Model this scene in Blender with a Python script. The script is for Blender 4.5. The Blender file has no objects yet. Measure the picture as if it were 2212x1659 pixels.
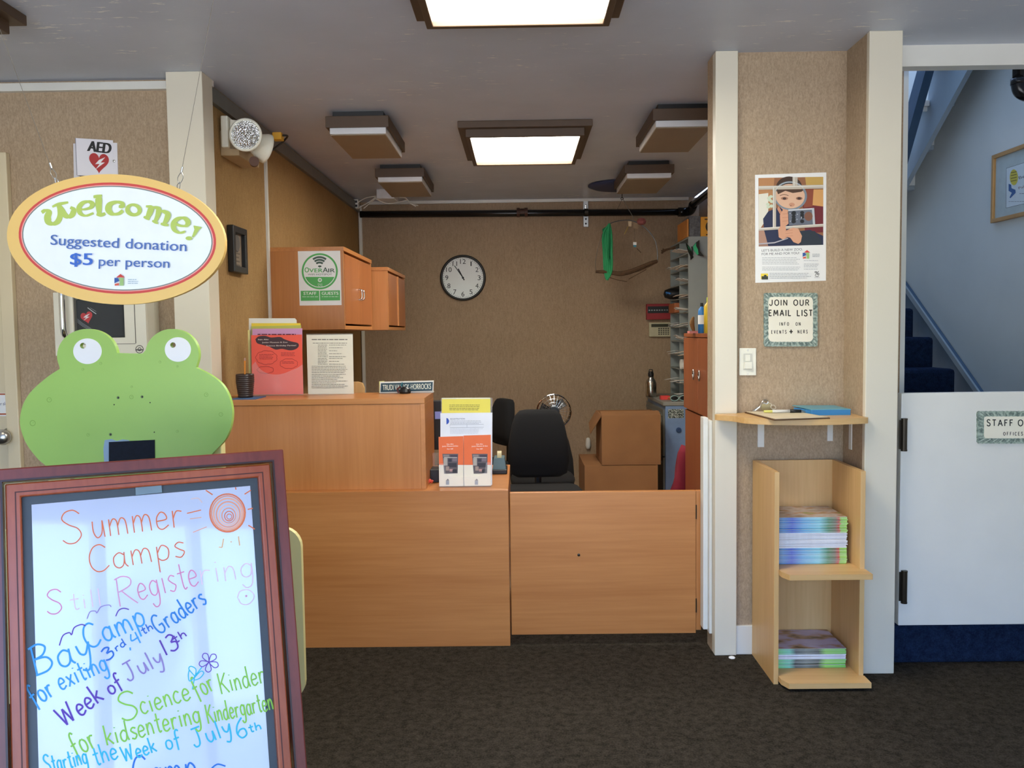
import bpy, bmesh, math, random
from mathutils import Vector, Matrix
random.seed(7)
V = Vector
SC = bpy.context.scene
COL = SC.collection
W, H, F = 2212.0, 1659.0, 1840.0
CH, ZC = 1.335, 2.43

# ------------------------------------------------------------------ camera
cam_d = bpy.data.cameras.new('camera')
cam = bpy.data.objects.new('camera', cam_d)
COL.objects.link(cam)
cam_d.sensor_width = 36.0
cam_d.lens = F / W * 36.0
cam_d.clip_start = 0.05
CAMR = (Matrix.Rotation(math.radians(0.5426), 3, 'Z') @ Matrix.Rotation(math.radians(90 - 3.461), 3, 'X')
        @ Matrix.Rotation(math.radians(-0.75), 3, 'Z'))
CAMO = V((0, 0, CH))
cam.matrix_world = Matrix.Translation(CAMO) @ CAMR.to_4x4()
SC.camera = cam

# ------------------------------------------------------------------ exposure, world
SC.view_settings.view_transform = 'Standard'
SC.view_settings.look = 'None'
SC.view_settings.gamma = 1.0
SC.view_settings.use_curve_mapping = False
SC.view_settings.exposure = 0.9
SC.cycles.max_bounces = 10
SC.cycles.diffuse_bounces = 6
SC.cycles.sample_clamp_indirect = 6.0
LAMP = 15.0
SKY = 2.6

wd = bpy.data.worlds.new('world')
SC.world = wd
wd.use_nodes = True
nt = wd.node_tree
nt.nodes.clear()
def wn(t, **k):
    n = nt.nodes.new(t)
    for a, b in k.items(): setattr(n, a, b)
    return n
w_out = wn('ShaderNodeOutputWorld'); w_bg = wn('ShaderNodeBackground')
w_tc = wn('ShaderNodeTexCoord'); w_sep = wn('ShaderNodeSeparateXYZ')
w_ramp = wn('ShaderNodeValToRGB'); w_map = wn('ShaderNodeMapRange')
nt.links.new(w_tc.outputs['Generated'], w_sep.inputs[0])
w_map.inputs[1].default_value = -1; w_map.inputs[2].default_value = 1
nt.links.new(w_sep.outputs[2], w_map.inputs[0])
nt.links.new(w_map.outputs[0], w_ramp.inputs[0])
el = w_ramp.color_ramp.elements
el[0].position = 0.0; el[0].color = (1.12, 1.16, 1.24, 1)
el[1].position = 0.47; el[1].color = (1.12, 1.16, 1.24, 1)
for p, c in ((0.5, (1.0, 1.08, 1.2, 1)), (0.53, (0.85, 1.08, 1.6, 1)), (0.58, (0.66, 1.1, 2.3, 1)), (0.75, (0.60, 0.92, 1.7, 1)), (1.0, (0.55, 0.74, 1.15, 1))):
    e = el.new(p); e.color = c
w_bg.inputs[1].default_value = SKY
# trees opposite the entrance break the sky near the horizon
w_noise = wn('ShaderNodeTexNoise'); w_noise.inputs['Scale'].default_value = 9.0; w_noise.inputs['Detail'].default_value = 8
nt.links.new(w_tc.outputs['Generated'], w_noise.inputs['Vector'])
w_add = wn('ShaderNodeMath', operation='MULTIPLY_ADD'); w_add.inputs[1].default_value = 1.1; w_add.inputs[2].default_value = -0.42
nt.links.new(w_noise.outputs[0], w_add.inputs[0])
w_sub = wn('ShaderNodeMath', operation='SUBTRACT'); nt.links.new(w_add.outputs[0], w_sub.inputs[0]); nt.links.new(w_sep.outputs[2], w_sub.inputs[1])
w_st = wn('ShaderNodeMapRange'); w_st.inputs[1].default_value = -0.04; w_st.inputs[2].default_value = 0.06
nt.links.new(w_sub.outputs[0], w_st.inputs[0])
w_gt = wn('ShaderNodeMath', operation='GREATER_THAN'); w_gt.inputs[1].default_value = 0.0; nt.links.new(w_sep.outputs[2], w_gt.inputs[0])
w_mul = wn('ShaderNodeMath', operation='MULTIPLY'); nt.links.new(w_st.outputs[0], w_mul.inputs[0]); nt.links.new(w_gt.outputs[0], w_mul.inputs[1])
w_mix = wn('ShaderNodeMix', data_type='RGBA')
nt.links.new(w_mul.outputs[0], w_mix.inputs[0])
nt.links.new(w_ramp.outputs[0], w_mix.inputs[6])
w_mix.inputs[7].default_value = (0.30, 0.44, 0.20, 1)
nt.links.new(w_mix.outputs[2], w_bg.inputs[0])
nt.links.new(w_bg.outputs[0], w_out.inputs[0])

# ------------------------------------------------------------------ picture rays -> places in the room
def ray(px, py):
    return CAMR @ V(((px - W / 2) / F, -(py - H / 2) / F, -1.0))
def P(px, py, Y):
    d = ray(px, py); return CAMO + d * (Y / d.y)
def PX(px, py, X):
    d = ray(px, py); return CAMO + d * (X / d.x)
def PZ(px, py, Z):
    d = ray(px, py); return CAMO + d * ((Z - CH) / d.z)
class Plane:
    """a flat face in the room: point o, outward normal n"""
    def __init__(s, o, n):
        s.o = V(o); s.n = V(n).normalized()
    def at(s, px, py, lift=0.0):
        d = ray(px, py)
        t = (s.o + s.n * lift - CAMO).dot(s.n) / d.dot(s.n)
        return CAMO + d * t
def facing(Y): return Plane((0, Y, 0), (0, -1, 0))
def Zm(ox, oy, s): return lambda x, y: (ox + x / s, oy + y / s)

# ------------------------------------------------------------------ materials
MATS = {}
def lin(c):
    c = c / 255.0
    return c / 12.92 if c <= 0.04045 else ((c + 0.055) / 1.055) ** 2.4
def rgb(c, k=1.0): return (lin(c[0]) * k, lin(c[1]) * k, lin(c[2]) * k, 1)
class NB:
    def __init__(s, name):
        s.m = bpy.data.materials.new(name); s.m.use_nodes = True
        s.t = s.m.node_tree; s.b = s.t.nodes['Principled BSDF']
    def n(s, typ, **k):
        x = s.t.nodes.new(typ)
        for a, b in k.items(): setattr(x, a, b)
        return x
    def l(s, a, b): s.t.links.new(a, b)
    def noise(s, scale, detail=3, sc3=(1, 1, 1), coord='Object', rough=0.5):
        tc = s.n('ShaderNodeTexCoord'); mp = s.n('ShaderNodeMapping'); no = s.n('ShaderNodeTexNoise')
        mp.inputs['Scale'].default_value = sc3
        no.inputs['Scale'].default_value = scale; no.inputs['Detail'].default_value = detail; no.inputs['Roughness'].default_value = rough
        s.l(tc.outputs[coord], mp.inputs[0]); s.l(mp.outputs[0], no.inputs['Vector'])
        return no.outputs[0]
    def ramp(s, fac, stops):
        r = s.n('ShaderNodeValToRGB'); e = r.color_ramp.elements
        while len(e) < len(stops): e.new(0.5)
        for i, (p, c) in enumerate(stops):
            e[i].position = p; e[i].color = c
        s.l(fac, r.inputs[0]); return r.outputs[0]
    def mix(s, fac, a, b, mode='MIX'):
        m = s.n('ShaderNodeMix', data_type='RGBA', blend_type=mode)
        for sock, v in ((m.inputs[0], fac), (m.inputs[6], a), (m.inputs[7], b)):
            if hasattr(v, 'is_linked'): s.l(v, sock)
            else: sock.default_value = v
        return m.outputs[2]
    def bump(s, h, strength=0.3, dist=0.002):
        b = s.n('ShaderNodeBump'); b.inputs['Strength'].default_value = strength; b.inputs['Distance'].default_value = dist
        s.l(h, b.inputs['Height']); s.l(b.outputs[0], s.b.inputs['Normal'])
def mat(name, c, rough=0.5, metal=0.0, var=0.06, scale=18.0, coat=0.0):
    if name in MATS: return MATS[name]
    k = NB(name)
    k.b.inputs['Roughness'].default_value = rough; k.b.inputs['Metallic'].default_value = metal
    if coat: k.b.inputs['Coat Weight'].default_value = coat; k.b.inputs['Coat Roughness'].default_value = 0.05
    k.l(k.ramp(k.noise(scale), [(0.3, rgb(c, 1 - var)), (0.7, rgb(c, 1 + var))]), k.b.inputs['Base Color'])
    MATS[name] = k.m; return k.m
def ink(c):
    c = tuple(int(v) for v in c); name = 'ink_%d_%d_%d' % c
    return mat(name, c, 0.6, 0, 0.02)
def wood(name, c1, c2, axis=0, rough=0.35, scale=3.0, board=0):
    k = NB(name)
    sc = [26.0, 26.0, 26.0]; sc[axis] = 1.2
    n1 = k.noise(scale, 5, sc); 
    col = k.ramp(n1, [(0.32, rgb(c1)), (0.68, rgb(c2))])
    sc2 = [5.0, 5.0, 5.0]; sc2[axis] = 0.5
    n2 = k.noise(1.6, 2, sc2)
    col = k.mix(0.55, col, k.ramp(n2, [(0.35, rgb(c1)), (0.65, rgb(c2))]))
    k.l(col, k.b.inputs['Base Color']); k.b.inputs['Roughness'].default_value = rough
    k.bump(n1, 0.05, 0.001)
    MATS[name] = k.m; return k.m
def glow(name, c, s):
    k = NB(name)
    k.b.inputs['Base Color'].default_value = (0.8, 0.8, 0.8, 1)
    k.l(k.ramp(k.noise(4), [(0.2, (c[0] * .97, c[1] * .97, c[2] * .97, 1)), (0.8, (*c, 1))]), k.b.inputs['Emission Color'])
    k.b.inputs['Emission Strength'].default_value = s
    MATS[name] = k.m; return k.m
def clear(name, tint=(1, 1, 1), alpha=0.2, rough=0.05):
    k = NB(name); k.b.inputs['Base Color'].default_value = (*tint, 1); k.b.inputs['Roughness'].default_value = rough
    k.l(k.ramp(k.noise(6), [(0, (alpha * .9,) * 3 + (1,)), (1, (alpha * 1.1,) * 3 + (1,))]), k.b.inputs['Alpha'])
    MATS[name] = k.m; return k.m
def burlap(name, c1, c2, spots):
    k = NB(name)
    f1 = k.noise(110, 4, (1, 1, 0.22), rough=0.7)
    f2 = k.noise(230, 3, (1, 1, 0.5), rough=0.7)
    col = k.ramp(f1, [(0.34, rgb(c1)), (0.66, rgb(c2))])
    col = k.mix(0.35, col, k.ramp(f2, [(0.36, rgb(spots)), (0.6, rgb(c2))]))
    big = k.noise(2.2, 2)
    col = k.mix(0.25, col, k.ramp(big, [(0.3, rgb(c1)), (0.7, rgb(c2))]))
    k.l(col, k.b.inputs['Base Color']); k.b.inputs['Roughness'].default_value = 0.95
    k.b.inputs['Specular IOR Level'].default_value = 0.15
    k.bump(f1, 0.35, 0.002)
    MATS[name] = k.m; return k.m
def carpet(name, c1, c2, c3):
    k = NB(name)
    n1 = k.noise(160, 3, rough=0.7); n2 = k.noise(38, 4, rough=0.7)
    col = k.ramp(n1, [(0.36, rgb(c1)), (0.5, rgb(c2)), (0.66, rgb(c3))])
    col = k.mix(0.5, col, k.ramp(n2, [(0.35, rgb(c1)), (0.65, rgb(c3))]))
    k.l(col, k.b.inputs['Base Color']); k.b.inputs['Roughness'].default_value = 1.0
    k.b.inputs['Specular IOR Level'].default_value = 0.05
    k.bump(n1, 0.9, 0.006)
    MATS[name] = k.m; return k.m
def ceil_mat():
    k = NB('ceiling_paint')
    col = k.ramp(k.noise(3.0, 3), [(0.3, rgb((192, 199, 214))), (0.7, rgb((202, 209, 224)))])
    flakes = k.noise(16, 9, (0.45, 2.2, 1), rough=0.72)
    zone = k.noise(1.3, 2, (0.5, 1, 1))
    a = k.n('ShaderNodeMath', operation='MULTIPLY_ADD'); k.l(zone, a.inputs[0]); a.inputs[1].default_value = 0.35; k.l(flakes, a.inputs[2])
    msk = k.ramp(a.outputs[0], [(0.80, (0, 0, 0, 1)), (0.822, (1, 1, 1, 1))])
    col = k.mix(msk, col, rgb((240, 240, 240)))
    k.l(col, k.b.inputs['Base Color']); k.b.inputs['Roughness'].default_value = 0.45
    k.bump(flakes, 0.25, 0.003)
    MATS['ceiling_paint'] = k.m; return k.m

M_CEIL = ceil_mat()
M_CARPET = carpet('brown_carpet', (32, 29, 24), (53, 48, 41), (80, 73, 63))
M_BLUEC = carpet('blue_carpet', (18, 26, 42), (26, 38, 62), (38, 54, 82))
M_BUR = burlap('burlap_tan', (160, 138, 113), (192, 170, 143), (114, 95, 76))
M_BURL = burlap('burlap_gold', (150, 118, 76), (178, 144, 98), (112, 86, 54))
M_BURB = burlap('burlap_brown', (150, 127, 102), (180, 155, 128), (118, 98, 76))
M_BEECH = wood('beech_veneer', (176, 112, 58), (198, 134, 76), 0)
M_BEECHV = wood('beech_veneer_upright', (176, 112, 58), (196, 131, 74), 2)
M_BEECHY = wood('beech_veneer_deep', (176, 112, 58), (196, 131, 74), 1)
M_CHERRY = wood('cherry_veneer', (132, 70, 38), (152, 84, 48), 2)
M_PLY = wood('birch_ply', (205, 160, 100), (222, 182, 124), 2, 0.4)
M_PLYX = wood('birch_ply_flat', (205, 160, 100), (222, 182, 124), 0, 0.4)
M_MAHOG = wood('mahogany', (100, 40, 32), (124, 54, 42), 2, 0.3)
M_REDW = wood('red_stained_wood', (156, 70, 36), (178, 90, 50), 2, 0.3)
M_CREAM = mat('cream_paint', (222, 214, 194), 0.45, 0, 0.02, 3)
M_WHITE = mat('white_paint', (224, 222, 214), 0.45, 0, 0.03, 5)
M_IVORY = mat('ivory_plastic', (235, 232, 215), 0.4)
M_PAPER = mat('white_paper', (236, 236, 234), 0.8, 0, 0.015)
M_BLACK = mat('black_plastic', (22, 22, 23), 0.4)
M_FABRIC = mat('black_fabric', (15, 15, 17), 0.95, 0, 0.2, 200)
M_BROWNF = mat('brown_frame', (82, 62, 44), 0.5, 0, 0.06)
M_STEEL = mat('steel', (190, 190, 188), 0.28, 1.0)
M_CHROME = mat('chrome', (225, 225, 225), 0.1, 1.0)
M_DARKM = mat('dark_bronze', (62, 56, 48), 0.35, 0.8)
M_PIPE = mat('black_iron_pipe', (34, 32, 31), 0.22, 0.3)
M_CARD = mat('cardboard', (150, 104, 64), 0.85, 0, 0.06, 8)
M_STAIR = mat('stairwell_paint', (208, 210, 206), 0.6, 0, 0.03, 3)
M_STAIRT = mat('stair_trim_paint', (150, 162, 170), 0.5, 0, 0.04, 6)
M_FILEG = mat('grey_steel_cabinet', (112, 112, 106), 0.4, 0.1)
M_FILEB = mat('blue_grey_steel', (120, 145, 182), 0.45, 0.0)
M_TRANS = clear('clear_acrylic', (0.92, 0.95, 1.0), 0.09)
M_UNDERSHADE = mat('shaded_underside', (146, 130, 108), 0.4, 0, 0.04, 8)  # dull tan paints in the shade under the white diffusers
M_DIFF = mat('white_diffuser', (225, 226, 228), 0.35, 0, 0.02)
M_DIM = glow('dim_diffuser', (1.0, 0.86, 0.62), 2.2)
M_LIT = glow('lit_diffuser', (1.0, 0.95, 0.83), LAMP)

# ------------------------------------------------------------------ mesh building
class MB:
    def __init__(s): s.v = []; s.f = []; s.mi = []; s.ms = []
    def m(s, mt):
        if mt not in s.ms: s.ms.append(mt)
        return s.ms.index(mt)
    def add(s, vs, fs, mt):
        o = len(s.v); i = s.m(mt); s.v += [V(v) for v in vs]
        for f in fs: s.f.append([o + j for j in f]); s.mi.append(i)
        return s
    def box(s, x0, x1, y0, y1, z0, z1, mt):
        vs = [(x, y, z) for x in (x0, x1) for y in (y0, y1) for z in (z0, z1)]
        return s.add(vs, [(0, 1, 3, 2), (4, 6, 7, 5), (0, 4, 5, 1), (2, 3, 7, 6), (0, 2, 6, 4), (1, 5, 7, 3)], mt)
    def obox(s, o, u, v, w, mt):
        o, u, v, w = V(o), V(u), V(v), V(w)
        vs = [o + u * a + v * b + w * c for a in (0, 1) for b in (0, 1) for c in (0, 1)]
        return s.add(vs, [(0, 1, 3, 2), (4, 6, 7, 5), (0, 4, 5, 1), (2, 3, 7, 6), (0, 2, 6, 4), (1, 5, 7, 3)], mt)
    def slab(s, pts, d, mt, side=None):
        """polygon of 3-D points given depth along vector d"""
        n = len(pts); d = V(d); pts = [V(p) for p in pts]
        s.add(pts, [list(range(n))], mt)
        s.add([p + d for p in pts], [list(range(n))[::-1]], mt)
        s.add(pts + [p + d for p in pts], [[i, (i + 1) % n, n + (i + 1) % n, n + i] for i in range(n)], side or mt)
        return s
    def tube(s, pts, r, mt, seg=8, cap=True):
        pts = [V(p) for p in pts]; n = len(pts); rings = []
        rr = r if isinstance(r, (list, tuple)) else [r] * n
        up = None
        for i, p in enumerate(pts):
            t = (pts[min(i + 1, n - 1)] - pts[max(i - 1, 0)]).normalized()
            if up is None:
                up = t.orthogonal().normalized()
            up = (up - t * up.dot(t)).normalized(); b = t.cross(up)
            rings.append([p + (up * math.cos(a) + b * math.sin(a)) * rr[i] for a in [2 * math.pi * j / seg for j in range(seg)]])
        vs = [q for g in rings for q in g]
        fs = [[i * seg + j, i * seg + (j + 1) % seg, (i + 1) * seg + (j + 1) % seg, (i + 1) * seg + j] for i in range(n - 1) for j in range(seg)]
        if cap: fs += [list(range(seg))[::-1], [(n - 1) * seg + j for j in range(seg)]]
        return s.add(vs, fs, mt)
    def lathe(s, prof, o, axis, mt, seg=24):
        a = V(axis).normalized(); u = a.orthogonal().normalized(); w = a.cross(u); o = V(o)
        vs = []; n = len(prof)
        for r, h in prof:
            vs += [o + a * h + (u * math.cos(t) + w * math.sin(t)) * max(r, 1e-5) for t in [2 * math.pi * j / seg for j in range(seg)]]
        fs = [[i * seg + j, i * seg + (j + 1) % seg, (i + 1) * seg + (j + 1) % seg, (i + 1) * seg + j] for i in range(n - 1) for j in range(seg)]
        return s.add(vs, fs, mt)
    def ring(s, outer, inner, d, mt):
        """flat frame between two loops of equal count, thick along d"""
        n = len(outer); d = V(d)
        A = [V(p) for p in outer] + [V(p) for p in inner]
        vs = A + [p + d for p in A]; fs = []
        for i in range(n):
            j = (i + 1) % n
            fs += [[i, j, n + j, n + i], [2 * n + i, 3 * n + i, 3 * n + j, 2 * n + j], [i, 2 * n + i, 2 * n + j, j], [n + i, n + j, 3 * n + j, 3 * n + i]]
        return s.add(vs, fs, mt)
    def build(s, name, parent=None, bevel=0.0, smooth=False, seg=2, subd=0):
        if parent is not None:
            o = parent.matrix_world_loc if False else V(WLOC[parent.name])
        else:
            xs = [v.x for v in s.v]; ys = [v.y for v in s.v]; zs = [v.z for v in s.v]
            o = V(((min(xs) + max(xs)) / 2, (min(ys) + max(ys)) / 2, min(zs)))
        me = bpy.data.meshes.new(name)
        me.from_pydata([tuple(v - o) for v in s.v], [], s.f)
        for mt in s.ms: me.materials.append(mt)
        me.polygons.foreach_set('material_index', s.mi)
        bm = bmesh.new(); bm.from_mesh(me)
        if not getattr(s, 'flat', False):
            bmesh.ops.recalc_face_normals(bm, faces=bm.faces)
        for f in bm.faces: f.smooth = smooth
        bm.to_mesh(me); bm.free(); me.update()
        ob = bpy.data.objects.new(name, me); COL.objects.link(ob)
        if parent is not None:
            ob.parent = parent; WLOC[ob.name] = tuple(o)
        else:
            ob.location = o; WLOC[ob.name] = tuple(o)
        if bevel:
            b = ob.modifiers.new('bevel', 'BEVEL'); b.width = bevel; b.segments = seg; b.limit_method = 'ANGLE'; b.angle_limit = 0.6
        if subd:
            b = ob.modifiers.new('subd', 'SUBSURF'); b.levels = subd; b.render_levels = subd
        return ob
WLOC = {}
def tag(o, label, cat, group=None):
    o['label'] = label; o['category'] = cat
    if group: o['group'] = group
    return o
def thing(name, label, cat, loc, group=None):
    o = bpy.data.objects.new(name, None); COL.objects.link(o)
    o.location = loc; o.empty_display_size = 0.05; WLOC[o.name] = tuple(loc)
    return tag(o, label, cat, group)
def struct(o):
    o['kind'] = 'structure'; return o
def dup(root, loc, label=None):
    r = root.copy(); COL.objects.link(r); r.location = loc; WLOC[r.name] = tuple(loc)
    if label: r['label'] = label
    for ch in list(root.children):
        c = ch.copy(); COL.objects.link(c); c.parent = r; WLOC[c.name] = tuple(loc)
        for g in list(ch.children):
            d = g.copy(); COL.objects.link(d); d.parent = c; WLOC[d.name] = tuple(loc)
    return r

# ------------------------------------------------------------------ 2-D loops
def ell(cx, cy, rx, ry=None, n=48, rot=0.0, a0=0.0, a1=2 * math.pi, close=True):
    ry = rx if ry is None else ry; c, s = math.cos(rot), math.sin(rot); out = []
    m = n if close else n + 1
    for i in range(m):
        a = a0 + (a1 - a0) * i / n
        x, y = rx * math.cos(a), ry * math.sin(a)
        out.append((cx + x * c - y * s, cy + x * s + y * c))
    return out
def rrect(x0, y0, x1, y1, r, n=6):
    out = []
    for cx, cy, a in ((x1 - r, y1 - r, 0), (x0 + r, y1 - r, 90), (x0 + r, y0 + r, 180), (x1 - r, y0 + r, 270)):
        for i in range(n + 1):
            t = math.radians(a + 90 * i / n); out.append((cx + r * math.cos(t), cy + r * math.sin(t)))
    return out
def smooth(pts, k=6):
    if len(pts) < 3: return list(pts)
    out = []; p = [pts[0]] + list(pts) + [pts[-1]]
    for i in range(1, len(p) - 2):
        a, b, c, d = p[i - 1], p[i], p[i + 1], p[i + 2]
        for j in range(k):
            t = j / k; t2 = t * t; t3 = t2 * t
            out.append(tuple(0.5 * (2 * b[q] + (c[q] - a[q]) * t + (2 * a[q] - 5 * b[q] + 4 * c[q] - d[q]) * t2 + (3 * b[q] - a[q] - 3 * c[q] + d[q]) * t3) for q in range(len(b))))
    out.append(pts[-1]); return out

# built-in lettering, cached as flat polygons
TXT = {}
def text_polys(s, bold=0.0):
    key = (s, bold)
    if key in TXT: return TXT[key]
    cu = bpy.data.curves.new('lettering_source', 'FONT'); cu.body = s; cu.size = 1.0; cu.offset = bold; cu.resolution_u = 4
    ob = bpy.data.objects.new('lettering_source', cu); COL.objects.link(ob)
    dg = bpy.context.evaluated_depsgraph_get(); ev = ob.evaluated_get(dg); me = ev.to_mesh()
    vs = [(v.co.x, v.co.y) for v in me.vertices]; fs = [list(p.vertices) for p in me.polygons]
    ev.to_mesh_clear(); bpy.data.objects.remove(ob); bpy.data.curves.remove(cu)
    TXT[key] = (vs, fs); return TXT[key]
CAPH = max(v[1] for v in text_polys('H')[0])

# single-stroke handwriting, cap height 1
GL = {
 'S': (.66, [[(.62,.86),(.45,1),(.2,.97),(.08,.78),(.25,.58),(.5,.42),(.57,.2),(.38,.01),(.15,.01),(0,.14)]]),
 'C': (.7, [[(.64,.86),(.45,1),(.2,.92),(.03,.6),(.05,.25),(.22,.03),(.45,.02),(.68,.18)]]),
 'R': (.68, [[(.1,1),(.07,.5),(.05,0)],[(.02,.95),(.3,1.02),(.55,.9),(.5,.66),(.1,.5)],[(.2,.52),(.42,.25),(.66,0)]]),
 'B': (.68, [[(.14,1),(.1,.5),(.06,0)],[(.04,.95),(.35,1.02),(.56,.86),(.42,.62),(.14,.54)],[(.14,.54),(.5,.5),(.62,.25),(.42,.04),(.02,0)]]),
 'G': (.72, [[(.62,.86),(.42,1),(.15,.88),(.02,.5),(.12,.12),(.38,0),(.6,.14),(.62,.42)],[(.34,.42),(.66,.42)]]),
 'W': (.95, [[(0,1),(.18,0)],[(.18,0),(.42,.8)],[(.42,.8),(.6,0)],[(.6,0),(.86,1)]]),
 'K': (.66, [[(.08,1),(.06,0)],[(.6,.96),(.1,.42)],[(.22,.52),(.64,0)]]),
 'J': (.62, [[(.1,.98),(.6,1)],[(.36,.98),(.38,.4),(.3,.06),(.1,0),(0,.18)]]),
 'a': (.52, [[(.42,.46),(.25,.56),(.05,.4),(.05,.12),(.2,0),(.36,.1),(.43,.4)],[(.44,.56),(.42,.16),(.52,0)]]),
 'b': (.5, [[(.06,1),(.05,0)],[(.06,.3),(.25,.52),(.43,.35),(.38,.06),(.2,0),(.05,.1)]]),
 'c': (.44, [[(.4,.46),(.22,.56),(.03,.36),(.05,.1),(.22,0),(.42,.1)]]),
 'd': (.54, [[(.42,.44),(.25,.54),(.05,.38),(.05,.12),(.2,0),(.36,.1),(.44,.4)],[(.46,1),(.43,.3),(.5,0)]]),
 'e': (.48, [[(.04,.28),(.4,.32),(.36,.5),(.2,.56),(.04,.38),(.05,.1),(.22,0),(.46,.12)]]),
 'f': (.44, [[(.46,.92),(.34,1.02),(.2,.85),(.17,.3),(.13,-.2)],[(0,.5),(.4,.54)]]),
 'g': (.52, [[(.42,.46),(.25,.56),(.05,.4),(.06,.14),(.22,.04),(.38,.14),(.43,.4)],[(.45,.56),(.43,0),(.34,-.3),(.14,-.36),(.02,-.22)]]),
 'h': (.5, [[(.07,1),(.05,0)],[(.05,.3),(.22,.54),(.38,.46),(.42,0)]]),
 'i': (.22, [[(.1,.54),(.1,0)],[(.1,.74),(.11,.78)]]),
 'k': (.48, [[(.06,1),(.05,0)],[(.42,.56),(.08,.26)],[(.16,.32),(.46,0)]]),
 'l': (.2, [[(.1,1),(.09,0)]]),
 'm': (.78, [[(.05,.55),(.05,0)],[(.05,.3),(.2,.54),(.34,.44),(.36,0)],[(.36,.3),(.5,.54),(.66,.44),(.7,0)]]),
 'n': (.5, [[(.05,.55),(.05,0)],[(.05,.3),(.22,.54),(.38,.44),(.42,0)]]),
 'o': (.52, [[(.24,.56),(.06,.44),(.04,.14),(.22,0),(.42,.12),(.44,.4),(.26,.56)]]),
 'p': (.52, [[(.06,.54),(.04,-.4)],[(.06,.3),(.24,.56),(.45,.4),(.4,.08),(.2,0),(.06,.1)]]),
 'r': (.42, [[(.06,.55),(.05,0)],[(.05,.28),(.2,.52),(.4,.5)]]),
 's': (.42, [[(.38,.5),(.2,.56),(.06,.44),(.2,.3),(.36,.18),(.22,0),(.02,.06)]]),
 't': (.38, [[(.2,.9),(.18,.2),(.24,0),(.36,.06)],[(0,.58),(.38,.6)]]),
 'u': (.5, [[(.05,.55),(.05,.2),(.18,0),(.36,.14),(.42,.55)],[(.42,.55),(.46,0)]]),
 'x': (.46, [[(.04,.54),(.42,0)],[(.42,.54),(.02,0)]]),
 'y': (.5, [[(.04,.56),(.1,.26),(.26,.2),(.42,.5)],[(.45,.58),(.36,0),(.22,-.36),(.02,-.3)]]),
 'w': (.7, [[(.04,.55),(.16,0)],[(.16,0),(.34,.45)],[(.34,.45),(.48,0)],[(.48,0),(.66,.56)]]),
 '1': (.26, [[(.12,1),(.1,0)]]),
 '3': (.54, [[(.06,.92),(.3,1),(.46,.8),(.22,.54)],[(.22,.54),(.48,.44),(.44,.1),(.2,0),(0,.12)]]),
 '4': (.56, [[(.2,1),(.06,.5),(.5,.5)],[(.46,.98),(.42,0)]]),
 '6': (.52, [[(.44,1),(.16,.7),(.04,.3),(.18,0),(.42,.1),(.4,.4),(.2,.42),(.06,.26)]]),
 ',': (.2, [[(.12,.08),(.06,-.14)]]),
 ' ': (.42, []),
 '!': (.3, [[(.2,1),(.12,.3)],[(.08,.06),(.1,.02)]]),
}
CAPS = {'J': (.5, [[(.42,1),(.42,.3),(.3,.03),(.1,.03),(.02,.25)]]), 'O': (.66, [[(.33,1),(.08,.8),(.03,.5),(.08,.2),(.33,0),(.58,.2),(.63,.5),(.58,.8),(.33,1)]]),
 'I': (.1, [[(.05,1),(.05,0)]]), 'N': (.6, [[(.05,0),(.05,1)],[(.05,1),(.55,0)],[(.55,0),(.55,1)]]), 'U': (.58, [[(.05,1),(.05,.3),(.16,.04),(.42,.04),(.53,.3),(.53,1)]]),
 'R': (.58, [[(.06,0),(.06,1)],[(.06,.98),(.36,.98),(.5,.78),(.36,.52),(.06,.5)],[(.28,.5),(.54,0)]]), 'E': (.5, [[(.06,0),(.06,1)],[(.02,.97),(.47,.97)],[(.06,.52),(.4,.52)],[(.02,.03),(.48,.03)]]),
 'M': (.78, [[(.04,0),(.12,1)],[(.12,1),(.39,.25)],[(.39,.25),(.66,1)],[(.66,1),(.74,0)]]), 'A': (.66, [[(.02,0),(.33,1)],[(.33,1),(.64,0)],[(.14,.34),(.52,.34)]]), 'L': (.5, [[(.06,1),(.06,0)],[(.02,.03),(.48,.03)]]),
 'S': (.52, [[(.48,.84),(.36,.98),(.16,.98),(.05,.78),(.16,.56),(.38,.46),(.49,.24),(.38,.02),(.14,.02),(.02,.18)]]), 'T': (.58, [[(.02,.97),(.56,.97)],[(.29,1),(.29,0)]]), 'F': (.5, [[(.06,0),(.06,1)],[(.02,.97),(.48,.97)],[(.06,.52),(.4,.52)]]),
 'Y': (.6, [[(.02,1),(.3,.5)],[(.58,1),(.3,.5)],[(.3,.5),(.3,0)]]), 'V': (.6, [[(.02,1),(.3,0)],[(.3,0),(.58,1)]]), 'C': (.58, [[(.54,.82),(.38,.98),(.16,.92),(.04,.6),(.06,.3),(.18,.04),(.4,.02),(.55,.16)]]),
 '+': (.6, [[(.05,.5),(.55,.5)],[(.3,.8),(.3,.2)]]), ' ': (.4, [])}
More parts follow.
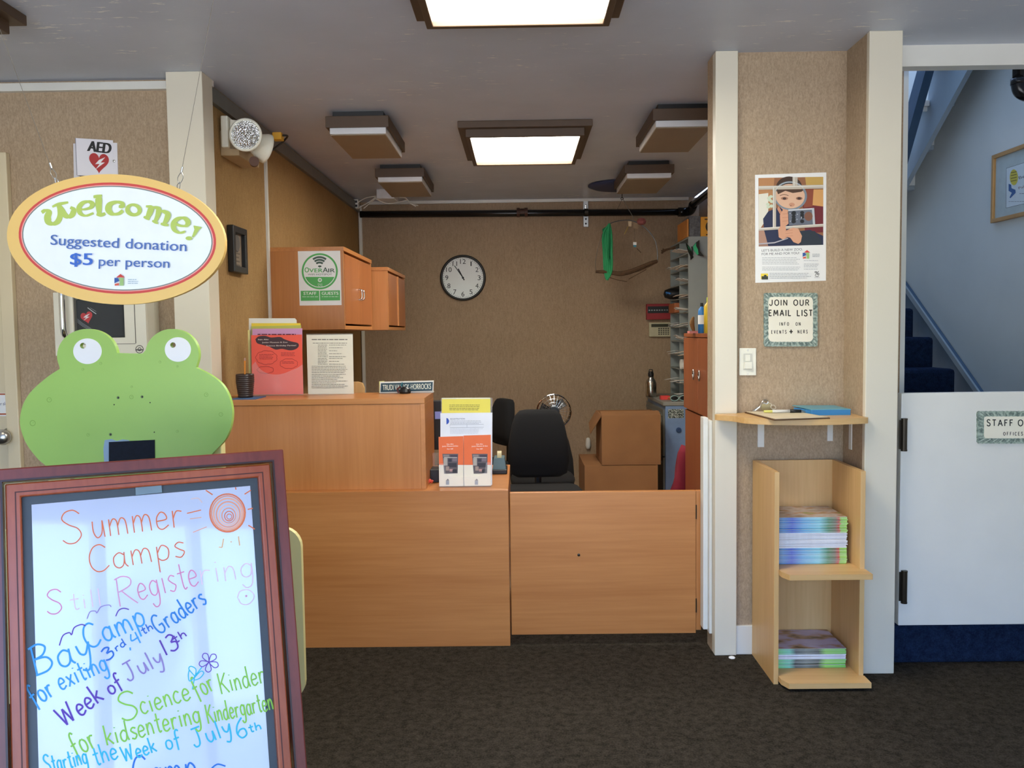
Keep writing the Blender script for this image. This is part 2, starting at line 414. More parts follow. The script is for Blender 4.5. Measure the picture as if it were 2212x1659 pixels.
class Art:
    """flat print on a plane; shapes are laid out on the face in layers"""
    def __init__(s, plane, eps=0.0005, base=0.0):
        s.p = plane; s.e = eps; s.b = base; s.mb = MB(); s.mb.flat = True; s.k = 1; s.i = 0
    def lift(s, k, step=1):
        s.i += step; return s.b + s.e * (k or s.k) + s.i * 7e-6
    def poly(s, pts, c, k=None):
        mt = c if not isinstance(c, tuple) else ink(c)
        L_ = s.lift(k)
        s.mb.add([s.p.at(x, y, L_) for x, y in pts], [list(range(len(pts)))], mt); return s
    def rect(s, x0, y0, x1, y1, c, k=None): return s.poly([(x0, y0), (x1, y0), (x1, y1), (x0, y1)], c, k)
    def band(s, outer, inner, c, k=None):
        n = len(outer)
        mt = ink(c) if isinstance(c, tuple) else c
        L_ = s.lift(k)
        s.mb.add([s.p.at(x, y, L_) for x, y in list(outer) + list(inner)], [[i, (i + 1) % n, n + (i + 1) % n, n + i] for i in range(n)], mt); return s
    def stroke(s, pts, w, c, k=None, nib=None):
        mt = ink(c) if isinstance(c, tuple) else c
        L = []; R = []; n = len(pts)
        for i, p in enumerate(pts):
            a, b = pts[max(i - 1, 0)], pts[min(i + 1, n - 1)]
            dx, dy = b[0] - a[0], b[1] - a[1]; d = math.hypot(dx, dy) or 1
            ww = w
            if nib: ww = w * (nib + (1 - nib) * abs(dy / d) ** 1.3)
            nx, ny = -dy / d * ww / 2, dx / d * ww / 2
            L.append((p[0] + nx, p[1] + ny)); R.append((p[0] - nx, p[1] - ny))
        L_ = s.lift(k)
        s.mb.add([s.p.at(x, y, L_ + (j % n) * 4e-6) for j, (x, y) in enumerate(L + R)], [[i, i + 1, n + i + 1, n + i] for i in range(n - 1)], mt); return s
    def text(s, t, p0, p1, cap, c, bold=0.0, k=None):
        if bold > 0:
            w = bold * cap * .9; n = max(2, int(w / .45) + 1)
            for i in range(n):
                d = w * (i / (n - 1) - .5) * 2; s.text(t, (p0[0] + d, p0[1]), (p1[0] + d, p1[1]), cap, c, 0, k)
            return s
        vs, fs = text_polys(t, bold)
        x0 = min(v[0] for v in vs); x1 = max(v[0] for v in vs)
        dx, dy = p1[0] - p0[0], p1[1] - p0[1]; L = math.hypot(dx, dy); ux, uy = dx / L, dy / L
        vx, vy = uy, -ux; sx = L / (x1 - x0); sy = cap / CAPH
        mt = ink(c) if isinstance(c, tuple) else c
        pts = [(p0[0] + ux * (v[0] - x0) * sx + vx * v[1] * sy, p0[1] + uy * (v[0] - x0) * sx + vy * v[1] * sy) for v in vs]
        L_ = s.lift(k)
        s.mb.add([s.p.at(x, y, L_) for x, y in pts], fs, mt); return s
    def hand(s, t, p0, p1, cap, w, c, k=None, nib=None, jit=0.02, font=None, gap=.12):
        font = font or GL
        adv = sum(font[ch][0] + gap for ch in t) - gap
        dx, dy = p1[0] - p0[0], p1[1] - p0[1]; L = math.hypot(dx, dy); ux, uy = dx / L, dy / L; vx, vy = uy, -ux
        sx = L / adv; x = 0
        for ch in t:
            a, st = font[ch]; jy = random.uniform(-jit, jit)
            for q in st:
                q = smooth(q); pts = [(p0[0] + ux * (x + u) * sx + vx * (v + jy) * cap, p0[1] + uy * (x + u) * sx + vy * (v + jy) * cap) for u, v in q]
                s.stroke(pts, w, c, k, nib)
            x += a + gap
        return s
    def lines(s, x0, x1, ys, h, c, k=None, ragged=0.15):
        """rows of print too small to read"""
        for y in ys:
            x = x0; e = x1 - random.random() * ragged * (x1 - x0)
            while x < e:
                w = random.uniform(2.5, 9) * h / 1.2
                s.rect(x, y, min(x + w, e), y + h, c, k); x += w + h * 0.9
        return s
    def build(s, name, parent): return s.mb.build(name, parent)
def sheet(plane, corners, t, mt, lift=0.0):
    """thin sheet (paper, card) lying on a plane, corners on the face"""
    m = MB(); m.slab([plane.at(x, y, lift + t) for x, y in corners], -plane.n * t, mt); return m
# ================================================================== THE ROOM
def sbox(name, mt, *boxes, bevel=0.0):
    m = MB()
    for b in boxes: m.box(*b, mt)
    return struct(m.build(name, bevel=bevel))
YB = 7.14            # back wall of the office alcove
XL, XR = -1.33, 1.5  # its side walls
XS = 2.66            # wall of the stairwell
sbox('floor', M_CARPET, (-3.7, 2.8, -2.1, YB + .1, -0.1, 0))
sbox('floor_bounce', mat('pale_bounce_surface', (205, 192, 168), .5, 0, .05, 6), (XL, XR, 4.36, YB, 0, .004))  # unseen pale floor, added to bounce lamp light up to the alcove ceiling
sbox('ceiling', M_CEIL, (-3.7, 1.46, -2.1, YB + .1, ZC, ZC + .12), (1.46, 2.8, -2.1, 3.42, ZC, ZC + .12))
sbox('wall_back', M_BURB, (XL - .1, XR + .1, YB, YB + .1, 0, ZC))
sbox('wall_alcove_left', M_BURL, (XL - .12, XL, 3.6, YB, 0, ZC))
sbox('wall_alcove_right', M_BURB, (XR, XR + .1, 3.6, YB, 0, ZC))
DXR = P(36, 640, 3.69).x        # edge of the door trim on the left wall
sbox('wall_left_front', M_BUR, (DXR - .02, XL - .06, 3.69, 3.8, 0, ZC), (-3.6, DXR - .02, 3.69, 3.8, 2.12, ZC))
sbox('wall_side_left', M_CREAM, (-3.7, -3.6, -2.1, 3.8, 0, ZC))
sbox('wall_side_right', M_CREAM, (2.7, 2.8, -2.1, 3.4, 0, ZC))
sbox('wall_entrance', M_CREAM, (-3.7, 2.8, -2.1, -2.0, 2.32, ZC), (-3.7, -2.9, -2.1, -2.0, 0, 2.32), (2.3, 2.8, -2.1, -2.0, 0, 2.32))
sbox('window_1', M_WHITE, *[(x - .04, x + .04, -2.07, -2.0, 0, 2.32) for x in (-2.86, -1.6, -.3, .9, 1.62, 2.26)], (-2.9, 2.3, -2.07, -2.0, 2.24, 2.32), (.9, 1.62, -2.07, -2.0, 0, .12))
# post between left wall and alcove
pl = P(366, 400, 3.58).x; pr = P(444, 400, 3.58).x
sbox('trim_1', M_CREAM, (pl, pr, 3.58, 3.7, 0, ZC), bevel=.003)
# pillar wall right of the alcove
a0, a1 = P(1545, 700, 3.43).x, P(1593, 700, 3.43).x
sbox('trim_2', M_CREAM, (a0, a1, 3.43, 3.48, 0, ZC), bevel=.003)
sbox('trim_5', M_BUR, (a0, a0 + .05, 3.48, 3.57, 0, ZC))
WF = 3.455
bx1 = P(1871, 700, 3.23).x + .003
sbox('wall_pillar', M_BUR, (a0 + .05, bx1 + .1, WF, 3.6, 0, ZC))
c0, c1 = P(1871, 700, 3.23).x, P(1942, 700, 3.23).x
sbox('wall_return', M_BUR, (bx1, bx1 + .016, 3.256, WF, 0, ZC), (bx1 + .016, bx1 + .09, 3.34, WF, 0, ZC))
sbox('trim_3', M_CREAM, (c0, c1, 3.23, 3.256, 0, ZC), (c0 + .02, c1, 3.256, 3.34, 0, ZC), bevel=.003)
sbox('baseboard_pillar', M_WHITE, (a1, bx1, WF - .015, WF, 0, .12), bevel=.002)
# left wall: strip under the ceiling, batten joint
sbox('trim_4', M_WHITE, (-3.5, pl, 3.665, 3.69, ZC - .045, ZC - .012))
# alcove trims: rail along the left wall, conduits, rail along the back wall
sbox('trim_6', M_FILEG, (XL, XL + .022, 3.66, YB, ZC - .085, ZC - .02))
sbox('trim_7', M_WHITE, (XL, XL + .012, 4.52, 4.545, 1.0, ZC - .085))
sbox('trim_8', M_WHITE, (XL + .01, XL + .035, YB - .02, YB, .7, ZC - .03))
bz = P(1140, 434, YB).z
sbox('trim_9', M_WHITE, (XL + .1, P(1486, 428, YB).x, YB - .03, YB, bz - .015, bz + .02))
# stairwell shell
sbox('wall_stair', M_STAIR, (XS, XS + .1, 3.4, 8.6, 0, 4.6))
sbox('wall_stair_left', M_STAIR, (XR + .1, XR + .12, 3.6, 8.6, 0, 4.6))
sbox('wall_stair_back', M_STAIR, (XR + .1, XS, 8.5, 8.6, 0, 4.6))
sbox('wall_stair_top', M_STAIR, (1.45, XS + .1, 3.42, 4.3, 4.6, 4.7), (1.45, XS + .1, 7.2, 8.6, 4.6, 4.7))
sbox('wall_over_opening', M_STAIR, (1.46, XS, 3.46, 3.5, ZC - .02, 4.6))
hz = P(2080, 145, 3.42).z
sbox('trim_10', M_WHITE, (c1 - .05, 2.7, 3.40, 3.46, hz, ZC))
sbox('trim_11', M_STAIR, (bx1 + .06, c1 - .012, 3.36, 3.62, 0, 4.6))
# step up behind the half door, carpet covered
sbox('floor_landing', M_BLUEC, (c0 + .05, XS, 3.33, 4.0, 0, .165), bevel=.012)
# left door
M_DOOR = mat('door_paint', (214, 200, 168), 0.45, 0, .02, 3)
m = MB(); m.box(DXR - .9, DXR - .055, 3.69, 3.73, .01, 2.05, M_DOOR)
door = struct(m.build('door_1', bevel=.002))
k = P(14, 943, 3.66); m = MB()
m.lathe([(.001, -.03), (.036, -.03), (.036, -.022), (.012, -.015), (.012, .0), (.03, .012), (.034, .03), (.024, .048), (.001, .05)], (k.x, 3.66, k.z), (0, -1, 0), M_STEEL)
m.build('door_knob', door, smooth=True)
m = MB(); m.box(DXR - .055, DXR, 3.66, 3.69, 0, 2.13, M_DOOR); m.box(DXR - .95, DXR - .055, 3.66, 3.69, 2.07, 2.13, M_DOOR)
struct(m.build('trim_12', bevel=.004))
dp = facing(3.688)
t = thing('door_notice', 'white notice with red lines on the door at the left edge of the photo', 'sign', dp.at(5, 898))
sheet(dp, [(-70, 849), (29, 849), (31, 899), (-70, 899)], .001, M_PAPER).build('paper', t)
A = Art(dp, base=.001)
A.rect(-70, 850, 28, 853, (178, 84, 44)); A.rect(-70, 893, 30, 896, (178, 84, 44))
A.text('or slowly', (-4, 876), (28, 874), 7, (60, 70, 110)); A.build('print', t)

# ================================================================== CEILING LIGHTS
def box_light(label, px0, px1, py, L, flip=False):
    """surface light: mounting base, brown frame, white diffuser box below the frame"""
    a = PZ(px0, py, ZC - .075); b = PZ(px1, py, ZC - .075)
    x0, x1, y0 = a.x, b.x, (a.y + b.y) / 2; y1 = y0 + L
    t = thing('box_ceiling_light', label, 'ceiling light', ((x0 + x1) / 2, (y0 + y1) / 2, ZC - .12), 'unlit box ceiling lights')
    MB().box(x0 + .03, x1 - .03, y0 + .03, y1 - .03, ZC - .03, ZC, M_BLACK).build('mounting_base', t)
    fr = MB(); o = [(x0, y0), (x1, y0), (x1, y1), (x0, y1)]; i = [(x0 + .014, y0 + .014), (x1 - .014, y0 + .014), (x1 - .014, y1 - .014), (x0 + .014, y1 - .014)]
    fr.ring([(*p, ZC - .028) for p in o], [(*p, ZC - .028) for p in i], (0, 0, -.055), M_BROWNF).build('frame', t, bevel=.002)
    MB().box(x0 + .016, x1 - .016, y0 + .016, y1 - .016, ZC - .112, ZC - .05, M_DIFF).build('diffuser', t, bevel=.004)
    o = MB().box(x0 + .019, x1 - .019, y0 + .019, y1 - .019, ZC - .118, ZC - .112, M_UNDERSHADE).build('diffuser_underside', t, bevel=.002); o['label'] = 'diffuser underside with its shade painted dull tan'
    return t
box_light('larger unlit box light on the alcove ceiling, upper left', 702, 840, 271, .60)
box_light('smaller unlit box light on the alcove ceiling, left, above the white router', 809, 917, 379, .62)
box_light('larger unlit box light on the alcove ceiling partly hidden by the right pillar', 1411, 1546, 255, .60)
box_light('smaller unlit box light on the alcove ceiling, right, beside the dark disc', 1350, 1456, 371, .62)
def troffer(label, x0, x1, y0, y1, lit=M_LIT, group='framed ceiling lights'):
    t = thing('framed_ceiling_light', label, 'ceiling light', ((x0 + x1) / 2, (y0 + y1) / 2, ZC - .075), group)
    def rect(d, z): return [(x0 + d, y0 + d, z), (x1 - d, y0 + d, z), (x1 - d, y1 - d, z), (x0 + d, y1 - d, z)]
    m = MB(); m.ring(rect(0, ZC), rect(.05, ZC), (0, 0, -.035), M_BROWNF); m.build('outer_frame', t, bevel=.003)
    m = MB(); m.ring(rect(.038, ZC - .03), rect(.062, ZC - .03), (0, 0, -.045), M_BROWNF); m.build('inner_frame', t, bevel=.003)
    m = MB(); m.box(x0 + .062, x1 - .062, y0 + .062, y1 - .062, ZC - .055, ZC - .04, lit); m.build('lit_diffuser', t)
    return t
q0, q1 = PZ(988, 261, ZC), PZ(1280, 257, ZC); q2 = PZ(1134, 326, ZC)
troffer('glowing brown-framed light in the middle of the alcove ceiling', q0.x, q1.x, (q0.y + q1.y) / 2, q2.y + .1)
LW = q1.x - q0.x; LL = q2.y + .1 - q0.y
n0 = PZ(906, 24, ZC); n1 = PZ(1330, 20, ZC)
troffer('glowing brown-framed light cut off by the top edge of the photo', n0.x - .01, n1.x + .01, n0.y - LL, n0.y)
r1 = PZ(58, 34, ZC)
troffer('brown-framed ceiling light in the top left corner of the photo', r1.x - LW, r1.x, r1.y - LL, r1.y, M_DIM)

# ================================================================== COUNTER AND GATE
YC = 3.56
xc = P(1100, 1200, YC).x; zl = P(880, 1061, YC).z
CX0 = XL + .004
t = thing('reception_desk', 'orange beech reception desk with a low flat front, standing on the carpet', 'desk', ((CX0 + xc) / 2, 3.9, 0))
MB().box(CX0, xc, YC, YC + .022, 0, zl - .0, M_BEECH).build('front_panel', t, bevel=.0015)
MB().box(CX0, xc, YC + .022, 4.25, zl - .03, zl, M_BEECH).build('desk_top', t, bevel=.0015)
MB().box(xc - .022, xc, YC + .022, 4.23, 0, zl - .03, M_BEECHY).build('side_panel', t, bevel=.0015)
MB().box(CX0, CX0 + .02, YC + .022, 4.23, 0, zl - .03, M_BEECHY).build('side_panel', t)
YU = 3.6; xu = P(919, 960, YU).x; zu = P(720, 862, YU).z; YUB = 3.97
t = thing('counter_cabinet', 'raised orange beech counter unit standing on the reception desk', 'cabinet', ((CX0 + xu) / 2, 3.78, zl))
MB().box(CX0, xu - .02, YU + .004, YU + .024, zl, zu - .024, M_BEECHV).build('front_panel', t, bevel=.001)
MB().box(xu - .02, xu, YU + .002, YUB, zl, zu - .024, M_BEECHY).build('side_panel', t, bevel=.001)
MB().box(CX0, CX0 + .02, YU + .024, YUB, zl, zu - .024, M_BEECHY).build('side_panel', t)
MB().box(CX0, xu, YU, YUB, zu - .024, zu, M_BEECH).build('counter_top', t, bevel=.0015)
MB().box(CX0 + .02, xu - .02, YUB - .015, YUB, zl, zu - .024, M_BEECH).build('back_panel', t)
g0, g1 = xc + .006, P(1503, 1200, YC).x; gz0, gz1 = P(1300, 1369, YC).z, P(1300, 1062, YC).z
t = thing('counter_gate', 'orange beech swing gate beside the desk, hanging just above the carpet', 'gate', ((g0 + g1) / 2, YC, gz0))
MB().box(g0, g1, YC - .004, YC + .024, gz0, gz1, M_BEECH).build('gate_panel', t, bevel=.002)
MB().box(g1 + .001, a0 - .028, YC + .0, YC + .024, gz0 + .012, gz1 - .0, M_BEECHV).build('hinge_panel', t, bevel=.002)
for z in (gz0 + .09, gz1 - .12): MB().tube([(g1 + .001, YC - .004, z), (g1 + .001, YC - .004, z + .06)], .0025, M_DARKM).build('hinge', t)
m = MB(); m.lathe([(.0001, 0), (.006, 0), (.006, .002), (.0001, .003)], (P(1250, 1198, YC).x, YC - .004, P(1250, 1198, YC).z), (0, -1, 0), M_DARKM, 12); m.build('stain', t)
# white painted batten that the gate hangs from
h0 = P(1519, 1000, 3.5).x
t = thing('gate_batten', 'white painted batten with screws on the pillar edge by the wooden gate', 'batten', ((h0 + a0) / 2, 3.5, P(1526, 1362, 3.5).z))
z0, z1 = P(1526, 1360, 3.5).z, P(1526, 902, 3.5).z
MB().box(h0, a0 - .012, 3.5, 3.556, z0, z1, M_WHITE).build('front_strip', t, bevel=.003)
MB().box(a0 - .012, a0, 3.478, 3.556, z0 - .01, z1 - .01, M_WHITE).build('wall_strip', t, bevel=.002)
for y in (911, 1343):
    c = P(1524, y, 3.5)
    MB().lathe([(.0001, .0), (.006, .0), (.006, .0015), (.0001, .002)], (c.x, 3.5, c.z), (0, -1, 0), M_WHITE, 12).build('screw', t)

# ================================================================== THINGS ON THE COUNTER
# pencil cup on a blue mat
yb = 3.70; c = PZ(541, 856, zu + .004); 
MB().box(P(508, 860, 3.68).x, P(560, 860, 3.68).x, 3.63, 3.78, zu, zu + .004, mat('blue_mat', (70, 104, 150), .7)).build('blue_mat')
tag(bpy.data.objects['blue_mat'], 'flat blue mat under the dark pencil cup at the counter end', 'mat')
t = thing('pencil_cup', 'dark ribbed pencil cup on the counter beside the red flyer', 'pencil cup', (c.x, 3.705, zu + .004))
m = MB(); prof = [(.0001, 0), (.031, 0)]
for i in range(11):
    z = .004 + i * .0088; r = .031 + .007 * min(1, i / 7); prof += [(r + .0015, z + .002), (r + .0015, z + .006), (r - .0005, z + .0078)]
prof += [(.038, .103), (.034, .103), (.03, .01), (.0001, .01)]
m.lathe(prof, (c.x, 3.705, zu + .004), (0, 0, 1), mat('dark_glazed', (52, 36, 32), .35), 32); m.build('cup', t, smooth=True)
m = MB(); b = V((c.x - .005, 3.71, zu + .015)); e = P(529, 779, 3.71)
m.tube([b, e], .0036, mat('orange_pencil', (226, 138, 46), .5), 6); m.build('pencil', t)
m = MB(); m.tube([e, e + (e - b).normalized() * .012], .0036, mat('pencil_eraser', (190, 150, 140), .7), 6); m.build('eraser', t)
# stand-up holder with coloured sheets, red birthday flyer in front
hp = Plane((0, 3.86, zu), (0, -1, .0)); z = Zm(460, 500, 4.148)
t = thing('flyer_holder', 'clear holder with a red flyer in front of yellow and white sheets, on the counter', 'leaflet holder', (P(600, 853, 3.86).x, 3.88, zu))
def sh(corners, dy, c, name, lab=None):
    o = sheet(facing(3.86 + dy), [z(*q) for q in corners], .0012, mat('paper_%d_%d_%d' % c, c, .8, 0, .02)).build(name, t)
    if lab: o['label'] = lab
sh([(322, 778), (735, 778), (750, 795), (760, 1450), (322, 1450)], .045, (226, 224, 214), 'white_sheet')
sh([(345, 822), (785, 822), (790, 1450), (345, 1450)], .034, (236, 206, 70), 'yellow_sheet')
sh([(345, 850), (790, 840), (793, 1450), (345, 1450)], .024, (186, 186, 92), 'olive_sheet')
sh([(312, 885), (330, 880), (340, 1300), (322, 1300)], .03, (230, 220, 150), 'pale_sheet')
sh([(352, 872), (800, 868), (803, 1455), (356, 1460)], .014, (205, 150, 190), 'lilac_sheet')
sh([(342, 930), (797, 924), (810, 1458), (352, 1462)], .004, (238, 96, 80), 'red_flyer')
A = Art(facing(3.864), .0004, .0014); bk = (66, 44, 52)
A.lines(*[z(400, 0)[0], z(760, 0)[0]], [z(0, 918)[1]], 2.2, (90, 30, 60), 2)
A.poly([z(*q) for q in smooth([(380, 965), (410, 940), (470, 935), (520, 950), (600, 945), (640, 965), (700, 985), (760, 1000), (768, 1030), (740, 1055), (690, 1065), (620, 1052), (560, 1058), (500, 1030), (440, 1015), (395, 1000), (380, 965)], 4)], bk, 1)
A.text('Palo Alto', z(405, 975), z(498, 973), 2.8, (226, 208, 200), .02, 2); A.text('Junior Museum & Zoo', z(440, 1000), z(668, 998), 2.8, (226, 208, 200), .02, 2); A.text('Science Birthday Parties!', z(478, 1030), z(745, 1026), 2.8, (226, 208, 200), .02, 2)
def cloud(cx, cy, rx, ry, n):
    p = []
    for i in range(n * 6):
        a = 2 * math.pi * i / (n * 6); k = 1 + .09 * abs(math.sin(a * n / 2)); p.append(z(cx + rx * k * math.cos(a), cy + ry * k * math.sin(a)))
    A.stroke(p + p[:1], .7, (150, 44, 48), 2)
cloud(480, 1130, 90, 58, 9); cloud(680, 1185, 75, 42, 8); cloud(470, 1240, 70, 30, 7)
for (x0, x1, y0, y1) in ((415, 545, 1100, 1160), (610, 740, 1085, 1130), (620, 735, 1165, 1200)):
    A.lines(z(x0, 0)[0], z(x1, 0)[0], [z(0, y0 + i * 13)[1] for i in range(int((y1 - y0) / 13))], 1.1, (170, 60, 60), 2)
A.build('print', t)
m = MB()  # clear pocket with wavy top edge
pts = [z(*q) for q in [(352, 1200)] + smooth([(380, 1165), (420, 1230), (500, 1275), (600, 1280), (690, 1250), (770, 1215)], 5) + [(803, 1190), (812, 1466), (352, 1470)]]
pp = facing(3.855); m.slab([pp.at(*q) for q in pts], (0, .002, 0), M_TRANS); m.build('clear_pocket', t)
m = MB(); a, b = P(322, 0, 3.86), 0
m.box(P(460 + 348 / 4.148, 850, 3.86).x, P(460 + 806 / 4.148, 850, 3.86).x, 3.855, 3.92, zu, zu + .003, M_TRANS); m.build('holder_base', t)
# white typed sheet in an acrylic stand
t = thing('sheet_stand', 'typed white sheet in a clear stand on the counter, right of the red flyer', 'sign', (P(712, 850, 3.9).x, 3.9, zu))
sp = Plane((0, 3.90, zu), (0, -1, .06))
sheet(sp, [z(838, 928), (z(1252, 922)), z(1262, 1455), z(853, 1458)], .0015, mat('cream_sheet', (225, 222, 206), .7, 0, .02)).build('sheet', t)
A = Art(sp, .0004, .0016); g = (120, 116, 108)
A.lines(*[z(885, 0)[0], z(1205, 0)[0]], [z(0, 965)[1]], 1.6, (84, 80, 76), ragged=0)
A.lines(z(895, 0)[0], z(1205, 0)[0], [z(0, 998)[1]], 1.2, g, ragged=0)
for y0, y1 in ((1015, 1120), (1135, 1200)):
    A.lines(z(940, 0)[0], z(1030, 0)[0], [z(0, y)[1] for y in range(y0, y1, 13)], 1.0, g)
    A.lines(z(1040, 0)[0], z(1210, 0)[0], [z(0, y)[1] for y in range(y0, y1, 26)], 1.0, g, ragged=.6)
A.lines(z(885, 0)[0], z(1225, 0)[0], [z(0, y)[1] for y in range(1205, 1265, 14)], 1.0, g)
A.lines(z(885, 0)[0], z(1225, 0)[0], [z(0, y)[1] for y in range(1278, 1400, 15)], 1.0, g, ragged=.4)
A.build('print', t)
m = MB(); x0, x1 = sp.at(*z(850, 1450)).x, sp.at(*z(1264, 1450)).x
m.box(x0, x1, 3.85, 3.94, zu, zu + .003, M_TRANS); m.build('stand_base', t)
m = MB(); m.slab([sp.at(*z(836, 918), -.003), sp.at(*z(1253, 914), -.003), sp.at(*z(1264, 1456), -.003), sp.at(*z(852, 1460), -.003)], (0, .002, 0), M_TRANS); m.build('stand_back', t)
# nameplate
t = thing('name_plate', 'dark teal name plate with white capital letters on the counter corner', 'sign', (P(878, 848, 3.92).x, 3.92, zu))
npz = facing(3.915)
sheet(npz, [(821, 825), (937, 822), (936, 846), (820, 849)], .008, M_WHITE, -.004).build('holder_face', t)
o = sheet(npz, [(823, 828), (935, 825), (934, 844), (822, 847)], .001, mat('teal_plate', (30, 62, 76), .4), .0045).build('plate', t)
o['label'] = 'dark teal plate'
A = Art(npz, .0006, .0055)
A.text('TRUDI VALLICK-HORROCKS', (827, 843), (931, 840), 11.5, (222, 228, 214), .01); A.build('lettering', t)
MB().box(npz.at(822, 848).x, npz.at(936, 846).x, 3.915, 3.95, zu, zu + .006, M_WHITE).build('foot', t)
m = MB(); m.slab([P(819, 824, 3.935), P(830, 823, 3.935), P(830, 850, 3.935), P(819, 850, 3.935)], (0, .002, 0), mat('pale_yellow_card', (232, 230, 150), .8)); m.build('card_behind', t)
# small black lump (clip) in front of the plate
c = PZ(876, 851, zu); m = MB()
cx = P(875, 848, 3.88).x
m.lathe([(.0001, 0), (.024, 0), (.027, .008), (.022, .022), (.012, .03), (.0001, .032)], (cx, 3.885, zu), (0, 0, 1), M_BLACK, 14)
m.tube([(cx - .03, 3.88, zu + .004), (cx - .036, 3.88, zu + .02), (cx - .02, 3.885, zu + .033)], .004, mat('dark_red_plastic', (90, 34, 34), .4))
m.tube([(cx - .02, 3.885, zu + .03), (cx - .012, 3.89, zu + .05)], .004, mat('teal_plastic', (30, 96, 110), .4))
tag(m.build('black_bundle'), 'small black bundle lying in front of the name plate', 'bundle')
# tan chair-back edge behind the sheet
bb = MB(); bb.slab([P(x, y, 4.18) for x, y in ((740, 1003), (786, 1003), (786, 838), (782, 828), (772, 825), (740, 825))], (0, .03, 0), M_PLY)
tag(bb.build('wooden_panel', bevel=.003), 'rounded pale wooden panel just showing behind the typed white sheet', 'panel')
# brochure holder on the desk
z = Zm(900, 780, 5.53); bp = facing(3.62)
t = thing('brochure_holder', 'clear desk holder with orange brochures, white form and yellow sheet, on the desk', 'leaflet holder', (bp.at(1005, 1058).x, 3.66, zl))
def onto(pts, z0):
    for p in pts: p.z = max(p.z, z0)
    return pts
def desk_sheet(pl_, cor, t_, mt):
    m = MB(); m.slab(onto([pl_.at(x, y, t_) for x, y in cor], zl + .0045), -pl_.n * t_, mt); return m
def bs(cor, dy, c, name):
    return desk_sheet(facing(3.63 + dy), [z(*q) for q in cor], .0012, mat('paper_%d_%d_%d' % c, c, .75, 0, .02)).build(name, t)
bs([(300, 440), (880, 436), (905, 1522), (290, 1522)], .05, (214, 212, 196), 'back_sheet')
bs([(300, 455), (880, 452), (882, 1300), (300, 1300)], .04, (228, 214, 96), 'yellow_sheet')
bs([(284, 622), (905, 615), (900, 1500), (284, 1500)], .026, (228, 230, 238), 'white_form')
A = Art(facing(3.67), .0004, .0013)
A.lines(z(390, 0)[0], z(770, 0)[0], [z(0, y)[1] for y in (522, 542, 562, 580)], 1.1, (120, 112, 60), ragged=.1); A.build('print', t)
A = Art(facing(3.656), .0004, .0013)
A.poly([z(355, 680), z(372, 684), z(386, 705), z(388, 725), z(378, 745), z(356, 758)], (50, 84, 180), 1); A.text('REGISTRATION', z(402, 700), z(575, 697), 3, (96, 104, 130), .01)
A.lines(z(402, 0)[0], z(800, 0)[0], [z(0, y)[1] for y in (712, 728, 742)], .9, (170, 172, 180)); A.stroke([z(398, 760), z(800, 756), z(800, 790), z(398, 795), z(398, 760)], .5, (120, 124, 136)); A.stroke([z(602, 758), z(602, 793)], .5, (120, 124, 136))
A.lines(z(398, 0)[0], z(790, 0)[0], [z(0, y)[1] for y in range(805, 870, 14)], .8, (196, 198, 206)); A.build('print', t)
for k, (x0, x1) in enumerate(((262, 562), (560, 890))):
    y0 = 900 if k == 0 else 884
    o = bs([(x0, y0 + 6), (x1 - 4, y0 - 4), (x1 - 2, 1518), (x0 + 8, 1518)], .012 + .001 * k, (238, 232, 214), 'brochure')
    A = Art(facing(3.6415 + .001 * k), .0004, .0013)
    A.poly([z(x0, y0 + 6), z(x1 - 4, y0 - 4), z(x1 - 2, 1240), z(x0 + 5, 1240)], (232, 112, 62), 1)
    dx = 400 if k == 0 else 753
    A.text('Palo Alto', z(dx - 40, 1000), z(dx + 40, 997), 2.4, (250, 238, 226), .02, 2); A.text('Junior Museum & Zoo', z(dx - 95, 1025), z(dx + 95, 1020), 2.6, (250, 238, 226), .02, 2); A.text('For All!', z(dx - 35, 1058), z(dx + 35, 1055), 2.6, (250, 238, 226), .02, 2)
    bx = 308 if k == 0 else 660
    A.poly([z(bx, 1108), z(bx + 188, 1108), z(bx + 182, 1340), z(bx + 22, 1344)], (96, 88, 92), 2)
    for (u0, v0, u1, v1, c) in ((10, 10, 80, 35, (140, 130, 128)), (95, 12, 180, 40, (70, 62, 78)), (15, 50, 60, 140, (176, 168, 160)), (70, 60, 110, 95, (60, 56, 70)), (120, 50, 175, 90, (124, 110, 120)), (70, 110, 170, 160, (58, 54, 62)), (40, 150, 80, 200, (160, 140, 130)), (85, 180, 130, 210, (180, 140, 136)), (120, 185, 172, 228, (50, 50, 56)), (20, 40, 175, 48, (200, 196, 190))):
        A.rect(*z(bx + u0, 1108 + v0), *z(bx + u1, 1108 + v1), c, 3)
    hx = 368 if k == 0 else 713
    A.poly([z(hx - 20, 1428), z(hx + 6, 1405), z(hx + 22, 1428)], (110, 100, 104), 2); A.rect(*z(hx - 18, 1430), *z(hx + 20, 1476), (140, 146, 160), 2)
    A.build('print', o)
for cor in ([(270, 1225), (330, 1225), (345, 1340), (400, 1375), (560, 1390), (740, 1375), (810, 1335), (830, 1210), (885, 1210), (890, 1522), (272, 1524)],):
    m = MB(); m.slab(onto([facing(3.632).at(*z(*q)) for q in cor], zl + .0042), (0, .0025, 0), M_TRANS); m.build('clear_pocket', t)
m = MB(); m.slab(onto([P(*z(*q), 3.695) for q in ((290, 445), (905, 440), (905, 1522), (290, 1522))], zl + .0042), (0, .003, 0), M_TRANS); m.build('clear_back', t)
x0, x1 = bp.at(*z(272, 1522)).x, bp.at(*z(888, 1522)).x
MB().box(x0, x1, 3.628, 3.70, zl + .0004, zl + .004, M_TRANS).build('clear_base', t)
